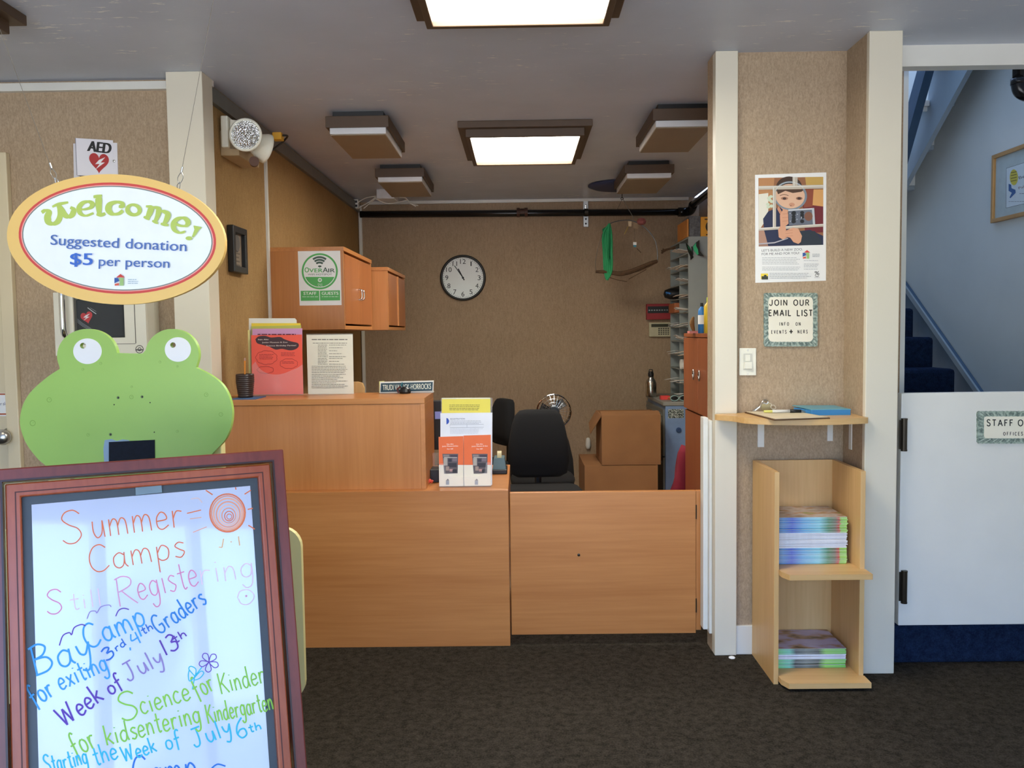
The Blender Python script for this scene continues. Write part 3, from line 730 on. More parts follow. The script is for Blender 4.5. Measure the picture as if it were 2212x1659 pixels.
# tape dispenser and desk clutter
c = P(1080, 1040, 3.95); x0, x1 = P(1065, 1035, 3.98).x, P(1093, 1035, 3.98).x
t = thing('tape_dispenser', 'blue-grey tape dispenser with dark base on the desk right of the brochure holder', 'tape dispenser', ((x0 + x1) / 2, 4.02, zl))
MB().box(x0 - .003, x1 + .006, 3.96, 4.1, zl, zl + .022, M_BLACK).build('base', t, bevel=.004)
m = MB(); m.slab([(x0, 3.97, zl + .022), (x1, 3.97, zl + .022), (x1 - .006, 3.985, zl + .072), (x0 + .004, 3.985, zl + .072)], (0, .1, 0), mat('blue_grey_plastic', (78, 104, 112), .5)); m.build('body', t, bevel=.004)
xm = (x0 + x1) / 2
MB().lathe([(.013, -.01), (.026, -.01), (.026, .01), (.013, .01), (.013, -.01)], (xm, 4.03, zl + .075), (1, 0, 0), mat('tape_amber', (200, 186, 140), .4), 20).build('tape_roll', t)
x0, x1 = P(931, 1038, 3.8).x, P(946, 1038, 3.8).x
t = thing('pen_tray', 'small black desk box standing between the counter unit and the brochure holder', 'desk box', ((x0 + x1) / 2, 3.82, zl))
MB().box(x0, x1 + .01, 3.76, 3.86, zl, zl + .058, M_BLACK).build('box', t, bevel=.003)
MB().box(x0 + .004, x1, 3.85, 3.853, zl + .058, zl + .12, M_TRANS).build('clear_divider', t)
m = MB(); q = [(P(925, 1050, 3.7).x + i * .004, 3.70 + .006 * math.sin(i), zl + .008 + abs(math.sin(i * .9)) * .014) for i in range(6)]
m.tube(smooth(q), .005, mat('red_rubber', (206, 76, 56), .6), 6); tag(m.build('red_band'), 'small red curl of cord on the desk left of the brochure holder', 'cord')
x0 = P(941, 900, 4.1).x
t = thing('monitor', 'dark desktop screen edge with a lilac note, seen between counter and brochure holder', 'monitor', (x0, 4.12, zl))
MB().box(x0 - .22, x0 + .03, 4.1, 4.13, zl + .1, zl + .34, M_BLACK).build('screen', t, bevel=.004)
MB().box(x0 - .14, x0 - .04, 4.09, 4.19, zl, zl + .012, M_BLACK).build('base', t, bevel=.003)
MB().box(x0 - .11, x0 - .07, 4.13, 4.15, zl + .01, zl + .2, M_BLACK).build('stem', t)
c = P(945, 897, 4.098)
o = MB().box(c.x - .012, c.x + .022, 4.096, 4.099, c.z - .018, c.z + .018, mat('lilac_note', (140, 150, 220), .7)).build('sticky_note', t); o['label'] = 'lilac sticky note'
# ================================================================== ALCOVE: LEFT WALL
M_BEECHD = wood('beech_door', (158, 92, 48), (176, 108, 58), 2)
def wall_cabinet(label, x1, y0, y1, z0, z1, handles):
    t = thing('wall_cabinet', label, 'cabinet', ((XL + x1) / 2, (y0 + y1) / 2, z0), 'beech wall cabinets')
    MB().box(XL + .002, x1, y0, y0 + .02, z0, z1, M_BEECHV).build('side_panel', t, bevel=.001)
    MB().box(XL + .002, x1, y1 - .02, y1, z0, z1, M_BEECHV).build('side_panel', t, bevel=.001)
    MB().box(XL + .002, x1 + .004, y0 - .003, y1, z1 - .022, z1, M_BEECHY).build('top_panel', t, bevel=.001)
    MB().box(XL + .002, x1, y0 + .02, y1 - .02, z0, z0 + .02, M_BEECHY).build('bottom_panel', t)
    MB().box(XL + .002, XL + .02, y0 + .02, y1 - .02, z0 + .02, z1 - .022, M_BEECHV).build('back_panel', t)
    ym = (y0 + y1) / 2
    for k, (a, b) in enumerate(((y0 + .022, ym - .002), (ym + .002, y1 - .022))):
        d = MB().box(x1 - .016, x1 + .002, a, b, z0 + .03, z1 - .035, M_BEECHD).build('door', t, bevel=.001)
        if handles:
            yy = ym + (-.035 if k == 0 else .035); zz = z0 + (z1 - z0) * .46
            m = MB(); m.tube(smooth([(x1 + .002, yy, zz - .03), (x1 + .02, yy, zz - .024), (x1 + .024, yy, zz), (x1 + .02, yy, zz + .024), (x1 + .002, yy, zz + .03)]), .0045, M_CHROME); m.build('handle', d, smooth=True)
        elif k == 1:
            MB().box(x1 + .002, x1 + .012, a - .012, a + .012, z0 + .03, z1 - .035, M_BEECHV).build('edge_strip', d)
    return t
y0 = 4.55; f1 = facing(y0)
x1 = P(743, 620, y0).x; z1, z0 = P(700, 533, y0).z, P(700, 712, y0).z
yend = PX(803, 640, x1).y
cab1 = wall_cabinet('beech wall cabinet on the left wall with the green and white notice on its side', x1, y0, yend, z0, z1, True)
y2 = yend + .02; x2 = P(838, 650, y2).x
wall_cabinet('smaller beech wall cabinet farther back, half hidden behind the first', x2, y2, PX(875, 650, x2).y, P(820, 713, y2).z, P(820, 577, y2).z, False)
# hotspot notice
z = Zm(460, 500, 4.148); fp = facing(y0 - .0005)
t = thing('hotspot_notice', 'white and green notice taped on the side of the wall cabinet', 'sign', fp.at(690, 658))
sheet(fp, [z(760, 173), z(1140, 167), z(1153, 660), z(777, 664)], .001, M_PAPER).build('paper', t)
GR, DG = (84, 172, 92), (72, 92, 82)
A = Art(fp, .0006, .001)
c = z(957, 357); R0 = 162 / 4.148
A.band(ell(*c, R0), ell(*c, R0 * .9), GR, 1)
half = ell(*c, R0 * .86, n=32, a0=math.asin(.36), a1=math.pi - math.asin(.36), close=False)
A.poly(half, GR, 1)
for r in (95, 71, 47):
    q = z(955, 325); A.stroke(ell(q[0], q[1], r / 4.148, n=16, a0=math.radians(-128), a1=math.radians(-52), close=False), 4.2, DG, 2)
q = z(957, 300); A.poly([z(940, 310), z(975, 310), z(957, 325)], DG, 2); A.poly(ell(*z(957, 312), 3.8, 2), DG, 2)
A.text('O', z(822, 366), z(860, 366), 10.5, GR, .03, 3); A.text('VER', z(862, 366), z(983, 366), 8.2, GR, .03, 3); A.text('A', z(985, 366), z(1030, 366), 10.5, DG, .03, 3); A.text('IR', z(1034, 366), z(1092, 366), 8.2, DG, .03, 3)
A.text('WIFI HOTSPOT', z(850, 393), z(1066, 392), 3.6, (110, 116, 118), .0, 3)
A.band(ell(*z(958, 435), 4.4), ell(*z(958, 435), 2.6), (232, 240, 230), 3); A.stroke([z(958, 420), z(958, 450)], .8, (232, 240, 230), 4)
A.text('PALO', z(940, 478), z(980, 478), 2.8, (225, 238, 222), 0, 3); A.text('ALTO', z(940, 493), z(982, 493), 2.8, (225, 238, 222), 0, 3)
A.poly([z(786, 532), z(952, 530), z(954, 620), z(788, 622)], GR, 1); A.poly([z(958, 530), z(1138, 527), z(1140, 617), z(960, 620)], GR, 1)
A.text('STAFF', z(812, 568), z(926, 567), 6.2, (236, 242, 234), .03, 2); A.text('GUESTS', z(975, 567), z(1124, 566), 6.2, (236, 242, 234), .03, 2)
A.lines(z(800, 0)[0], z(942, 0)[0], [z(0, 583)[1]], 1.4, (190, 222, 190), 2, 0); A.lines(z(975, 0)[0], z(1125, 0)[0], [z(0, 582)[1]], 1.4, (190, 222, 190), 2, 0)
A.rect(*z(788, 628), *z(1146, 629.5), (190, 200, 200), 1)
A.build('print', t)
# plaque on the left wall
def wp(px, py, lift=0.0): return PX(px, py, XL + .002 + lift)
a = PX(503, 485, XL + .03); b = PX(533, 500, XL + .03)
zt, zb = a.z, PX(503, 586, XL + .03).z; ya, yb2 = a.y, b.y
t = thing('framed_plaque', 'narrow black-framed plaque on the gold left wall by the cream post', 'plaque', (XL, (ya + yb2) / 2, zb))
o = [(XL + .002, ya, zb), (XL + .002, yb2, zb), (XL + .002, yb2, zt), (XL + .002, ya, zt)]; d = .03
i = [(XL + .002, ya + d, zb + d), (XL + .002, yb2 - d, zb + d), (XL + .002, yb2 - d, zt - d), (XL + .002, ya + d, zt - d)]
MB().ring(o, i, (.03, 0, 0), M_BLACK).build('frame', t, bevel=.003)
MB().box(XL + .002, XL + .012, ya + .02, yb2 - .02, zb + .02, zt - .02, mat('plaque_bronze', (138, 122, 104), .5)).build('plaque_face', t)
m = MB(); yc = (ya + yb2) / 2; zc = zb + (zt - zb) * .66
m.lathe([(.0001, .003), (.038, .003), (.044, 0)], (XL + .012, yc, zc), (1, 0, 0), mat('plaque_seal', (92, 86, 82), .5), 28)
for k in range(5): m.box(XL + .012, XL + .0135, yc - .04 + .006 * (k % 2), yc + .04 - .008 * (k % 3), zb + .035 + k * .018, zb + .041 + k * .018, mat('plaque_print', (104, 92, 80), .6))
m.build('plaque_print', t)
# emergency light
c = wp(530, 325); base_y = 3.86
t = thing('emergency_light', 'beige twin-head emergency light high on the left wall', 'emergency light', (XL, 3.97, PX(520, 350, XL + .09).z))
zb = PX(540, 352, XL + .08).z; zt = PX(540, 300, XL + .08).z
MB().box(XL, XL + .085, 3.86, 4.16, zb, zt, mat('beige_housing', (176, 152, 116), .6)).build('housing', t, bevel=.006)
def lamp_head(cx, rr, aim, name='lamp_head'):
    a = V(aim).normalized(); m = MB()
    m.lathe([(.0001, -.075), (rr * .55, -.075), (rr * .85, -.045), (rr * 1.08, -.012), (rr * 1.1, 0), (rr * .96, .004), (rr * .94, -.006)], cx, a, M_IVORY, 32)
    o = m.build(name, t, smooth=True)
    m = MB(); m.lathe([(rr * .95, -.002), (rr * .7, .004), (rr * .35, .008), (.0001, .009)], cx, a, MATS['lens'], 32); m.build('lens', o, smooth=True)
    return o
k = NB('lens'); k.b.inputs['Metallic'].default_value = 1; k.b.inputs['Roughness'].default_value = .16; k.b.inputs['Base Color'].default_value = (.78, .8, .82, 1)
vo = k.n('ShaderNodeTexVoronoi'); vo.inputs['Scale'].default_value = 170; tc = k.n('ShaderNodeTexCoord'); k.l(tc.outputs['Object'], vo.inputs['Vector']); k.bump(vo.outputs['Distance'], .9, .004); MATS['lens'] = k.m
l1 = P(530, 291, 3.80); lamp_head(l1, .066, (.02, -1, .0))
l2 = P(577, 322, 3.98); lamp_head(l2, .062, (.75, .62, -.25))
m = MB(); s1 = P(482, 254, 3.88); s2 = P(500, 322, 3.88)
m.box(s1.x, s2.x, 3.84, 3.9, s2.z, s1.z, M_IVORY); m.slab([P(497, 258, 3.86), P(540, 264, 3.86), P(540, 322, 3.86), P(497, 322, 3.86)], (0, .05, 0), M_IVORY); m.build('lamp_bracket', t, bevel=.006)
m = MB(); q = P(549, 350, 3.93); m.lathe([(.0001, -.02), (.02, -.02), (.022, .02), (.0001, .02)], q, (.3, -1, 0), mat('rusty_brown', (88, 56, 40), .6), 18); m.build('knob', t)
# yellow plug by the emergency light
q = P(600, 295, 4.1); m = MB(); m.box(q.x - .022, q.x + .022, 4.08, 4.13, q.z - .017, q.z + .017, mat('yellow_plug', (226, 168, 44), .5))
t = thing('yellow_plug', 'yellow electrical plug with a black cord beside the emergency light', 'plug', (q.x, 4.1, q.z - .02)); m.build('plug_body', t, bevel=.004)
m = MB(); m.tube(smooth([(q.x + .02, 4.1, q.z + .005), P(621, 294, 4.12), P(612, 305, 4.15), P(596, 318, 4.1), P(580, 330, 4.05)]), .005, M_BLACK, 6); m.build('cord', t)
m = MB(); s = PX(446, 170, XL + .02); q = V((XL + .014, 3.70, s.z))
m.lathe([(.0001, -.018), (.013, -.018), (.015, .012), (.0001, .016)], (q.x, 3.68, s.z + .0), (0, -1, 0), M_WHITE, 16); m.box(XL, XL + .03, 3.68, 3.72, s.z - .02, s.z + .045, M_WHITE)
tag(m.build('cable_clip', smooth=False), 'small white cable fitting at the top of the cream post by the ceiling', 'cable fitting')

# ================================================================== ALCOVE: BACK WALL
bw = facing(YB)
c = P(1000, 600, YB - .03); R0 = 49 * (YB - .03) / F
t = thing('wall_clock', 'round black-rimmed wall clock on the brown back wall', 'clock', (c.x, YB, c.z - R0))
m = MB(); m.lathe([(R0 * .9, .012), (R0 * .9, .03), (R0 * .95, .036), (R0, .028), (R0, 0), (.001, 0)], (c.x, YB - .001, c.z), (0, -1, 0), M_BLACK, 48); m.build('rim', t, smooth=True)
m = MB(); m.lathe([(R0 * .92, .011), (.0001, .012)], (c.x, YB - .001, c.z), (0, -1, 0), mat('clock_face', (226, 226, 222), .12, 0, .01), 48); m.build('dial', t)
A = Art(facing(YB - .0135), .0008); cp = (1000, 600); ink_c = (40, 40, 42)
for h in range(1, 13):
    a = math.radians(h * 30); x, y = cp[0] + 35 * math.sin(a), cp[1] - 35 * math.cos(a); w = (9.5 if h == 11 else 12) if h > 9 else (2.6 if h == 1 else 6.5)
    A.text(str(h), (x - w / 2, y + 5), (x + w / 2, y + 5), 10, ink_c, 0)
for h in range(60):
    a = math.radians(h * 6); r = 41 if h % 5 else 40
    A.stroke([(cp[0] + r * math.sin(a), cp[1] - r * math.cos(a)), (cp[0] + 43 * math.sin(a), cp[1] - 43 * math.cos(a))], .8, ink_c)
A.build('numerals', t)
A = Art(facing(YB - .016), .001)
def hand_(a, r, w): 
    a = math.radians(a); A.stroke([(cp[0] - 6 * math.sin(a), cp[1] + 6 * math.cos(a)), (cp[0] + r * math.sin(a), cp[1] - r * math.cos(a))], w, (24, 24, 26))
hand_(332, 22, 2.4); hand_(325, 32, 1.6); A.poly(ell(*cp, 2.4), (24, 24, 26), 2); A.build('hands', t)
# black pipe
pz = P(1130, 461, YB - .06); py = YB - .06; prr = 7.2 * py / F
xa, xb = XL + .03, P(1478, 457, py).x
t = thing('wall_pipe', 'black iron pipe running along the top of the back wall', 'pipe', ((xa + xb) / 2, py, pz.z - .03))
z_ = lambda px, pyy: P(px, pyy, py).z
m = MB(); e0 = V((xa, py, z_(790, 463))); e1 = V((xb, py, z_(1478, 458))); m.tube([e0, e1], prr, M_PIPE, 16); m.build('pipe_run', t, smooth=True)
cc = P(1128, 459, py); m = MB(); m.lathe([(prr, -.045), (prr * 1.35, -.045), (prr * 1.35, -.022), (prr * 1.1, -.02), (prr * 1.1, .02), (prr * 1.35, .022), (prr * 1.35, .045), (prr, .045)], cc, (1, 0, 0), mat('rusty_coupling', (78, 50, 38), .6), 20); m.build('coupling', t)
e2 = P(1494, 450, py - .04); e3 = PX(1535, 396, e2.x + .02)
m = MB(); m.tube([e1 - V((.05, 0, 0)), e1 + V((.01, 0, 0))], prr * 1.35, M_PIPE, 14); m.tube(smooth([e1, e1 + V((.05, -.01, .01)), e2 + V((0, -.06, .02))]), prr * 1.3, M_PIPE, 14); m.build('elbow', t, smooth=True)
m = MB(); m.tube([e2 + V((0, -.04, .02)), V((e2.x + .0, 4.4, e2.z + .045))], prr, M_PIPE, 14); m.build('pipe_branch', t, smooth=True)
bx = P(1265, 460, YB); 
t = thing('pipe_bracket', 'galvanised strut bracket clamping the black pipe to the back wall', 'bracket', (bx.x, YB, P(1265, 491, YB).z))
m = MB(); m.box(bx.x - .022, bx.x + .022, YB - .025, YB, P(1265, 491, YB).z, P(1265, 433, YB).z, M_STEEL)
m.build('strut', t, bevel=.003)
m = MB(); m.lathe([(prr * 1.04, -.015), (prr * 1.16, -.015), (prr * 1.16, .015), (prr * 1.04, .015)], (bx.x, py, P(1265, 459, py).z), (1, 0, 0), M_DARKM, 20); m.build('clamp', t)
m = MB()
for y in (445, 449, 474, 484):
    q = P(1265, y, YB); m.lathe([(.0001, 0), (.008, 0), (.008, .003), (.0001, .004)], (q.x, YB - .025, q.z), (0, -1, 0), M_CHROME if y % 2 else M_BLACK, 10)
m.build('screws', t)
# router near the ceiling with its cables
rx0, rx1 = P(813, 424, 6.5).x, P(852, 424, 6.5).x; rz = P(838, 429, 6.5).z
t = thing('router', 'white router box with drooping white cables under the ceiling in the left rear corner', 'router', ((rx0 + rx1) / 2, 6.6, rz))
MB().box(rx0, rx1, 6.5, 6.72, rz, ZC - .0, mat('white_gloss_plastic', (228, 230, 232), .4)).build('router_body', t, bevel=.006)
m = MB()
for pts in ([(812, 424), (790, 428), (772, 438)], [(812, 426), (795, 438), (776, 448)], [(812, 428), (800, 438), (786, 450)], [(862, 424), (872, 424), (885, 438), (898, 446)], [(862, 426), (876, 428), (888, 440), (903, 444)], [(812, 430), (840, 440), (880, 432)]):
    m.tube(smooth([P(x, y, 6.52 + .05 * i) for i, (x, y) in enumerate(pts)]), .004, M_WHITE, 6)
m.build('cables', t)
q = P(771, 441, 6.95); m = MB(); 
t = thing('junction_box', 'small white cable socket box in the left rear corner near the ceiling', 'socket box', (XL, q.y, q.z - .03))
MB().box(XL, XL + .045, 6.92, 6.98, q.z - .036, q.z + .036, M_WHITE).build('box', t, bevel=.003)
m = MB(); m.box(XL + .008, XL + .038, 6.917, 6.921, q.z + .006, q.z + .024, M_BLACK); m.box(XL + .008, XL + .038, 6.917, 6.921, q.z - .026, q.z - .008, M_BLACK); m.build('socket', t)
# dark disc under the ceiling
q = PZ(1338, 409, ZC - .03); rr = .23; q = V((P(1338, 409, 6.45).x, 6.45, ZC))
m = MB(); m.lathe([(.0001, -.035), (.12, -.034), (.2, -.026), (.235, -.012), (.235, -.006), (.1, 0), (.0001, 0)], q, (0, 0, 1), mat('dark_blue_disc', (50, 58, 92), .6), 40)
tag(m.build('ceiling_disc', smooth=True), 'flat dark blue disc fixed under the ceiling beside the rear right box light', 'disc')
# mobile
YM = 6.55; mp = facing(YM)
z = Zm(1220, 380, 4.879)
def mq(x, y, dy=0): return P(*z(x, y), YM + dy)
t = thing('hanging_mobile', 'wire hoop mobile with green net and driftwood hanging before the back wall', 'mobile', mq(650, 1100))
m = MB(); m.tube([mq(603, 150), mq(603, 235)], .003, M_DARKM, 6); m.tube(smooth([mq(603, 225), mq(590, 240), mq(603, 250), mq(618, 240), mq(603, 225)]), .0025, M_DARKM, 6); m.tube([mq(603, 248), mq(550, 360)], .0015, M_DARKM, 5); m.tube([mq(612, 240), mq(660, 330), mq(715, 425), mq(728, 455)], .0016, M_DARKM, 5); m.build('string', t)
m = MB(); m.tube(smooth([mq(470, 505), mq(540, 480), mq(640, 466), mq(720, 475), mq(820, 525), mq(900, 600), mq(955, 690), mq(975, 790), mq(978, 890)], 5), .004, mat('grey_wire', (96, 94, 92), .4, .5), 6)
m.tube(smooth([mq(470, 505), mq(400, 600), mq(350, 760), mq(325, 900), mq(330, 1010)], 5), .002, M_DARKM, 5); m.build('hoop', t)
m = MB(); GN = mat('green_net', (40, 150, 92), .8)
for k in range(9):
    u = k / 8; m.tube(smooth([mq(470, 505), mq(405 + 88 * u + 8 * math.sin(k * 2), 620, .02 * math.sin(k)), mq(410 + 85 * u, 800, .03 * math.cos(k)), mq(420 + 72 * u, 1000, .02 * math.sin(k * 3)), mq(445, 1095)], 5), .0085, GN, 6)
m.slab([mq(395, 560, .03), mq(455, 520, .03), mq(488, 640, .03), mq(490, 980, .03), mq(460, 1100, .03), mq(425, 1080, .03), mq(415, 700, .03)], (0, .012, 0), mat('green_net_shade', (30, 112, 70), .9))
m.build('green_net', t)
m = MB(); W1 = mat('driftwood', (84, 60, 38), .8, 0, .25, 30)
m.tube(smooth([mq(325, 1010), mq(400, 1010), mq(500, 1020), mq(590, 1030), mq(700, 1005), mq(800, 965), mq(900, 920), mq(978, 895)], 5), [.010 + .008 * math.sin(math.pi * i / 35) for i in range(36)], W1, 8)
m.tube(smooth([mq(560, 1032), mq(700, 1020), mq(820, 985), mq(975, 912)], 5), .005, W1, 6)
m.tube([mq(675, 1088), mq(760, 1040), mq(860, 985)], .003, W1, 5); m.tube([mq(470, 1070), mq(560, 1098), mq(655, 1114)], .003, W1, 5); m.build('driftwood', t)
m = MB()
m.slab([mq(668, 480), mq(704, 478), mq(700, 535), mq(672, 530)], (0, .006, 0), mat('tan_tag', (206, 184, 150), .8)); m.tube([mq(668, 535), mq(628, 615)], .005, mat('straw', (150, 124, 70), .8), 6)
m.slab([mq(720, 500), mq(770, 500), mq(765, 560), mq(728, 555)], (0, .006, 0), mat('tan_tag2', (150, 126, 98), .8))
m.lathe([(.0001, -.03), (.03, -.018), (.036, 0), (.028, .02), (.0001, .03)], mq(808, 480), (0, 0, 1), mat('faded_red', (150, 84, 80), .8), 12)
m.slab([mq(722, 698), mq(756, 698), mq(756, 728), mq(722, 728)], (0, .006, 0), M_PAPER); m.slab([mq(722, 728), mq(756, 728), mq(752, 750), mq(726, 750)], (0, .006, 0), mat('teal_tag', (60, 130, 150), .7))
m.tube([mq(760, 765), mq(805, 810)], .003, W1, 5); m.tube([mq(735, 560), mq(738, 700)], .001, M_DARKM, 4)
m.build('tags', t)
m = MB(); m.tube(smooth([mq(1025, 800), mq(1080, 775), mq(1165, 755)]), [.016, .012, .01, .01, .009, .009, .008, .008, .008, .009, .011, .012, .013][:13], W1, 8); m.tube([mq(1020, 815), mq(1050, 785)], .008, W1, 6); m.tube([mq(1030, 770), mq(1060, 785)], .006, W1, 6)
tag(m.build('twig'), 'short brown forked twig pinned beside the grey pigeonhole unit', 'twig')
# alarm panels
xk = P(1460, 670, YB).x
q0, q1 = P(1395, 657, YB), P(1442, 690, YB)
t = thing('fire_alarm_unit', 'red alarm panel with a dark window on the back wall', 'alarm panel', ((q0.x + xk) / 2, YB, q1.z))
MB().box(q0.x, xk, YB - .05, YB, q1.z, q0.z, mat('alarm_red', (150, 28, 34), .5)).build('panel_body', t, bevel=.003)
w0, w1 = P(1399, 662, YB - .05), P(1445, 676, YB - .05)
m = MB(); m.box(w0.x, xk - .01, YB - .053, YB - .05, w1.z, w0.z, M_BLACK)
for i in range(11): m.box(w0.x + .008 + i * .021, w0.x + .02 + i * .021, YB - .0545, YB - .053, w1.z + .02, w1.z + .028, M_STEEL)
m.build('dark_window', t)
q0, q1 = P(1401, 697, YB), P(1442, 727, YB)
t = thing('alarm_keypad', 'beige alarm keypad below the red panel on the back wall', 'keypad', ((q0.x + xk) / 2, YB, q1.z))
MB().box(q0.x, xk, YB - .035, YB, q1.z, q0.z, mat('beige_plastic', (196, 188, 154), .5)).build('keypad_body', t, bevel=.003)
w0, w1 = P(1407, 700, YB - .035), P(1446, 706, YB - .035)
MB().box(w0.x, xk - .01, YB - .038, YB - .035, w1.z, w0.z, mat('lcd_dark', (56, 58, 40), .3)).build('display', t)
m = MB(); w0, w1 = P(1422, 709, YB - .035), P(1442, 724, YB - .035)
for i in range(5):
    for j in range(4): m.box(w0.x + i * .019, w0.x + .013 + i * .019, YB - .038, YB - .035, w0.z - .008 - j * .0155, w0.z + .002 - j * .0155, mat('key_brown', (82, 74, 60), .5))
m.build('keys', t)
q = P(1270, 957, YB)
m = MB(); m.lathe([(.0001, -.05), (.016, -.044), (.022, -.02), (.02, .02), (.014, .044), (.0001, .05)], (q.x, YB - .02, q.z), (0, 0, 1), M_WHITE, 16)
tag(m.build('plug_in_freshener', smooth=True), 'small white plug-in unit low on the back wall by the boxes', 'plug-in unit')

# ================================================================== ALCOVE: FLOOR THINGS
def office_chair(label, x, y, rot, bw_, bh, ztop, seat_z, sw=.24):
    t = thing('office_chair', label, 'chair', (x, y, 0), None)
    c, s = math.cos(rot), math.sin(rot)
    def L(a, b, z): return V((x + a * c - b * s, y + a * s + b * c, z))   # a across, b towards its back
    def cushion(name, rows):
        m = MB(); vs = []; seg = 20
        for (ha, hb, bc, z) in rows:
            vs += [L(ha * math.copysign(abs(math.cos(q)) ** .45, math.cos(q)), bc + hb * math.copysign(abs(math.sin(q)) ** .7, math.sin(q)), z) for q in [2 * math.pi * j / seg for j in range(seg)]]
        n = len(rows); fs = [[i * seg + j, i * seg + (j + 1) % seg, (i + 1) * seg + (j + 1) % seg, (i + 1) * seg + j] for i in range(n - 1) for j in range(seg)]
        fs += [list(range(seg))[::-1], [(n - 1) * seg + j for j in range(seg)]]
        m.add(vs, fs, M_FABRIC); return m.build(name, t, smooth=True)
    hw = bw_ / 2; zb = ztop - bh
    cushion('backrest', [(hw * .7, .02, .22, zb), (hw * .92, .04, .215, zb + bh * .06), (hw, .045, .21, zb + bh * .25), (hw * .97, .045, .215, zb + bh * .5), (hw * .85, .04, .23, zb + bh * .78), (hw * .74, .036, .24, zb + bh * .92), (hw * .6, .03, .245, zb + bh * .985), (hw * .42, .015, .247, ztop)])
    cushion('seat', [(sw * .8, .18, 0, seat_z - .07), (sw * .96, .225, 0, seat_z - .055), (sw, .235, 0, seat_z - .02), (sw * .92, .215, 0, seat_z)])
    m = MB(); m.tube([L(0, .05, seat_z - .075), L(0, .27, seat_z - .07), L(0, .28, zb + bh * .4)], .022, M_BLACK, 8); m.build('back_bar', t)
    MB().tube([(x, y, .07), (x, y, seat_z - .06)], .025, M_BLACK, 12).build('gas_column', t)
    for k in range(5):
        a = 2 * math.pi * k / 5 + .3; e = V((x + .27 * math.cos(a), y + .27 * math.sin(a), .06))
        lg = MB().tube([(x, y, .1), e], [.024, .016], M_BLACK, 8).build('base_leg', t)
        MB().lathe([(.0001, -.012), (.027, -.012), (.028, 0), (.027, .012), (.0001, .012)], (e.x, e.y, .028), (math.cos(a), math.sin(a), 0), M_BLACK, 14).build('caster', lg)
    return t
q = P(1167, 885, 5.05); office_chair('large black office chair in the alcove, its back facing the desk', q.x, 4.82, 0.06, .37, .40, q.z, .44) 
q = P(1091, 862, 6.1); office_chair('black office chair seen almost edge-on, left of the large black chair', q.x - .22, 6.02, -1.1, .34, .33, q.z, .42)
q = P(1222, 920, 5.85); office_chair('black chair half hidden behind the large black chair, below the round fan', q.x - .17, 5.55, 0.0, .44, .44, q.z, .40, .21)
# fan
q = P(1197, 889, 6.2); rr = 37 * 6.2 / F
t = thing('pedestal_fan', 'round chrome fan standing behind the large black chair', 'fan', (q.x, 6.25, 0))
m = MB(); N = 32
ringp = lambda r, dy: [(q.x + r * math.cos(2 * math.pi * i / N), 6.2 + dy, q.z + r * math.sin(2 * math.pi * i / N)) for i in range(N + 1)]
m.tube(ringp(rr, 0), .006, M_CHROME, 8); m.tube(ringp(rr * .97, .07), .004, M_CHROME, 6); 
for r in (.35, .55, .75): m.tube(ringp(rr * r, -.02 + .015 * r), .0016, M_STEEL, 5)
for i in range(24):
    a = 2 * math.pi * i / 24; d = V((math.cos(a), 0, math.sin(a))); m.tube([q + d * rr * .2 + V((0, -.025, 0)), q + d * rr * .7 + V((0, -.02, 0)), q + d * rr], .0014, M_STEEL, 4)
m.build('guard', t)
m = MB()
for k in range(3):
    a = k * 2.094 + .5; m.slab([q + V((math.cos(a + u) * rr * r, .02 + .03 * u, math.sin(a + u) * rr * r)) for u, r in ((-.3, .25), (-.1, .85), (.5, .88), (.9, .6), (.6, .25))], (0, .003, 0), mat('smoked_blade', (96, 98, 100), .15, .6))
m.build('blades', t)
m = MB(); m.lathe([(.0001, -.03), (.035, -.028), (.04, 0), (.04, .12), (.0001, .13)], q, (0, 1, 0), M_BLACK, 20); m.build('motor', t)
m = MB(); m.tube([(q.x, 6.27, .03), (q.x, 6.27, q.z - .03)], .014, M_BLACK, 10); m.build('pole', t)
MB().lathe([(.0001, 0), (.18, 0), (.18, .012), (.04, .035), (.0001, .035)], (q.x, 6.27, 0), (0, 0, 1), M_BLACK, 28).build('base', t)
# boxes
def carton(label, x0, x1, y0, y1, z0, z1, open_top, rot=0.0):
    t = thing('cardboard_box', label, 'box', ((x0 + x1) / 2, (y0 + y1) / 2, z0)); 
    MB().box(x0, x1, y0, y0 + .006, z0, z1, M_CARD).build('front_panel', t)
    MB().box(x0, x1, y1 - .006, y1, z0, z1, M_CARD).build('back_panel', t)
    MB().box(x0, x0 + .006, y0 + .006, y1 - .006, z0, z1, M_CARD).build('side_panel', t)
    MB().box(x1 - .006, x1, y0 + .006, y1 - .006, z0, z1, M_CARD).build('side_panel', t)
    MB().box(x0 + .006, x1 - .006, y0 + .006, y1 - .006, z0, z0 + .006, M_CARD).build('bottom_panel', t)
    if open_top:
        m = MB(); m.slab([(x0, y0 + .01, z1), (x0, y1 - .01, z1), (x0 - .06, y1 - .05, z1 - .09), (x0 - .075, y0 + .1, z1 - .14)], (.005, 0, .002), M_CARD); m.build('side_flap', t)
        m = MB(); m.slab([(x0, y0, z1), (x1, y0, z1), (x1, y0 + .1, z1 + .02), (x0, y0 + .1, z1 + .02)], (0, .001, .005), M_CARD); m.build('front_flap', t)
    else:
        MB().box(x0 + .004, x1 - .004, y0 + .004, y1 - .004, z1 - .012, z1 - .006, M_CARD).build('lid_flap', t)
    return t
zb1 = P(1330, 1006, 6.02).z
carton('closed cardboard box on the alcove floor beneath the open box', P(1263, 1030, 6.02).x, P(1263, 1030, 6.02).x + .52, 6.02, 6.62, 0, zb1, False)
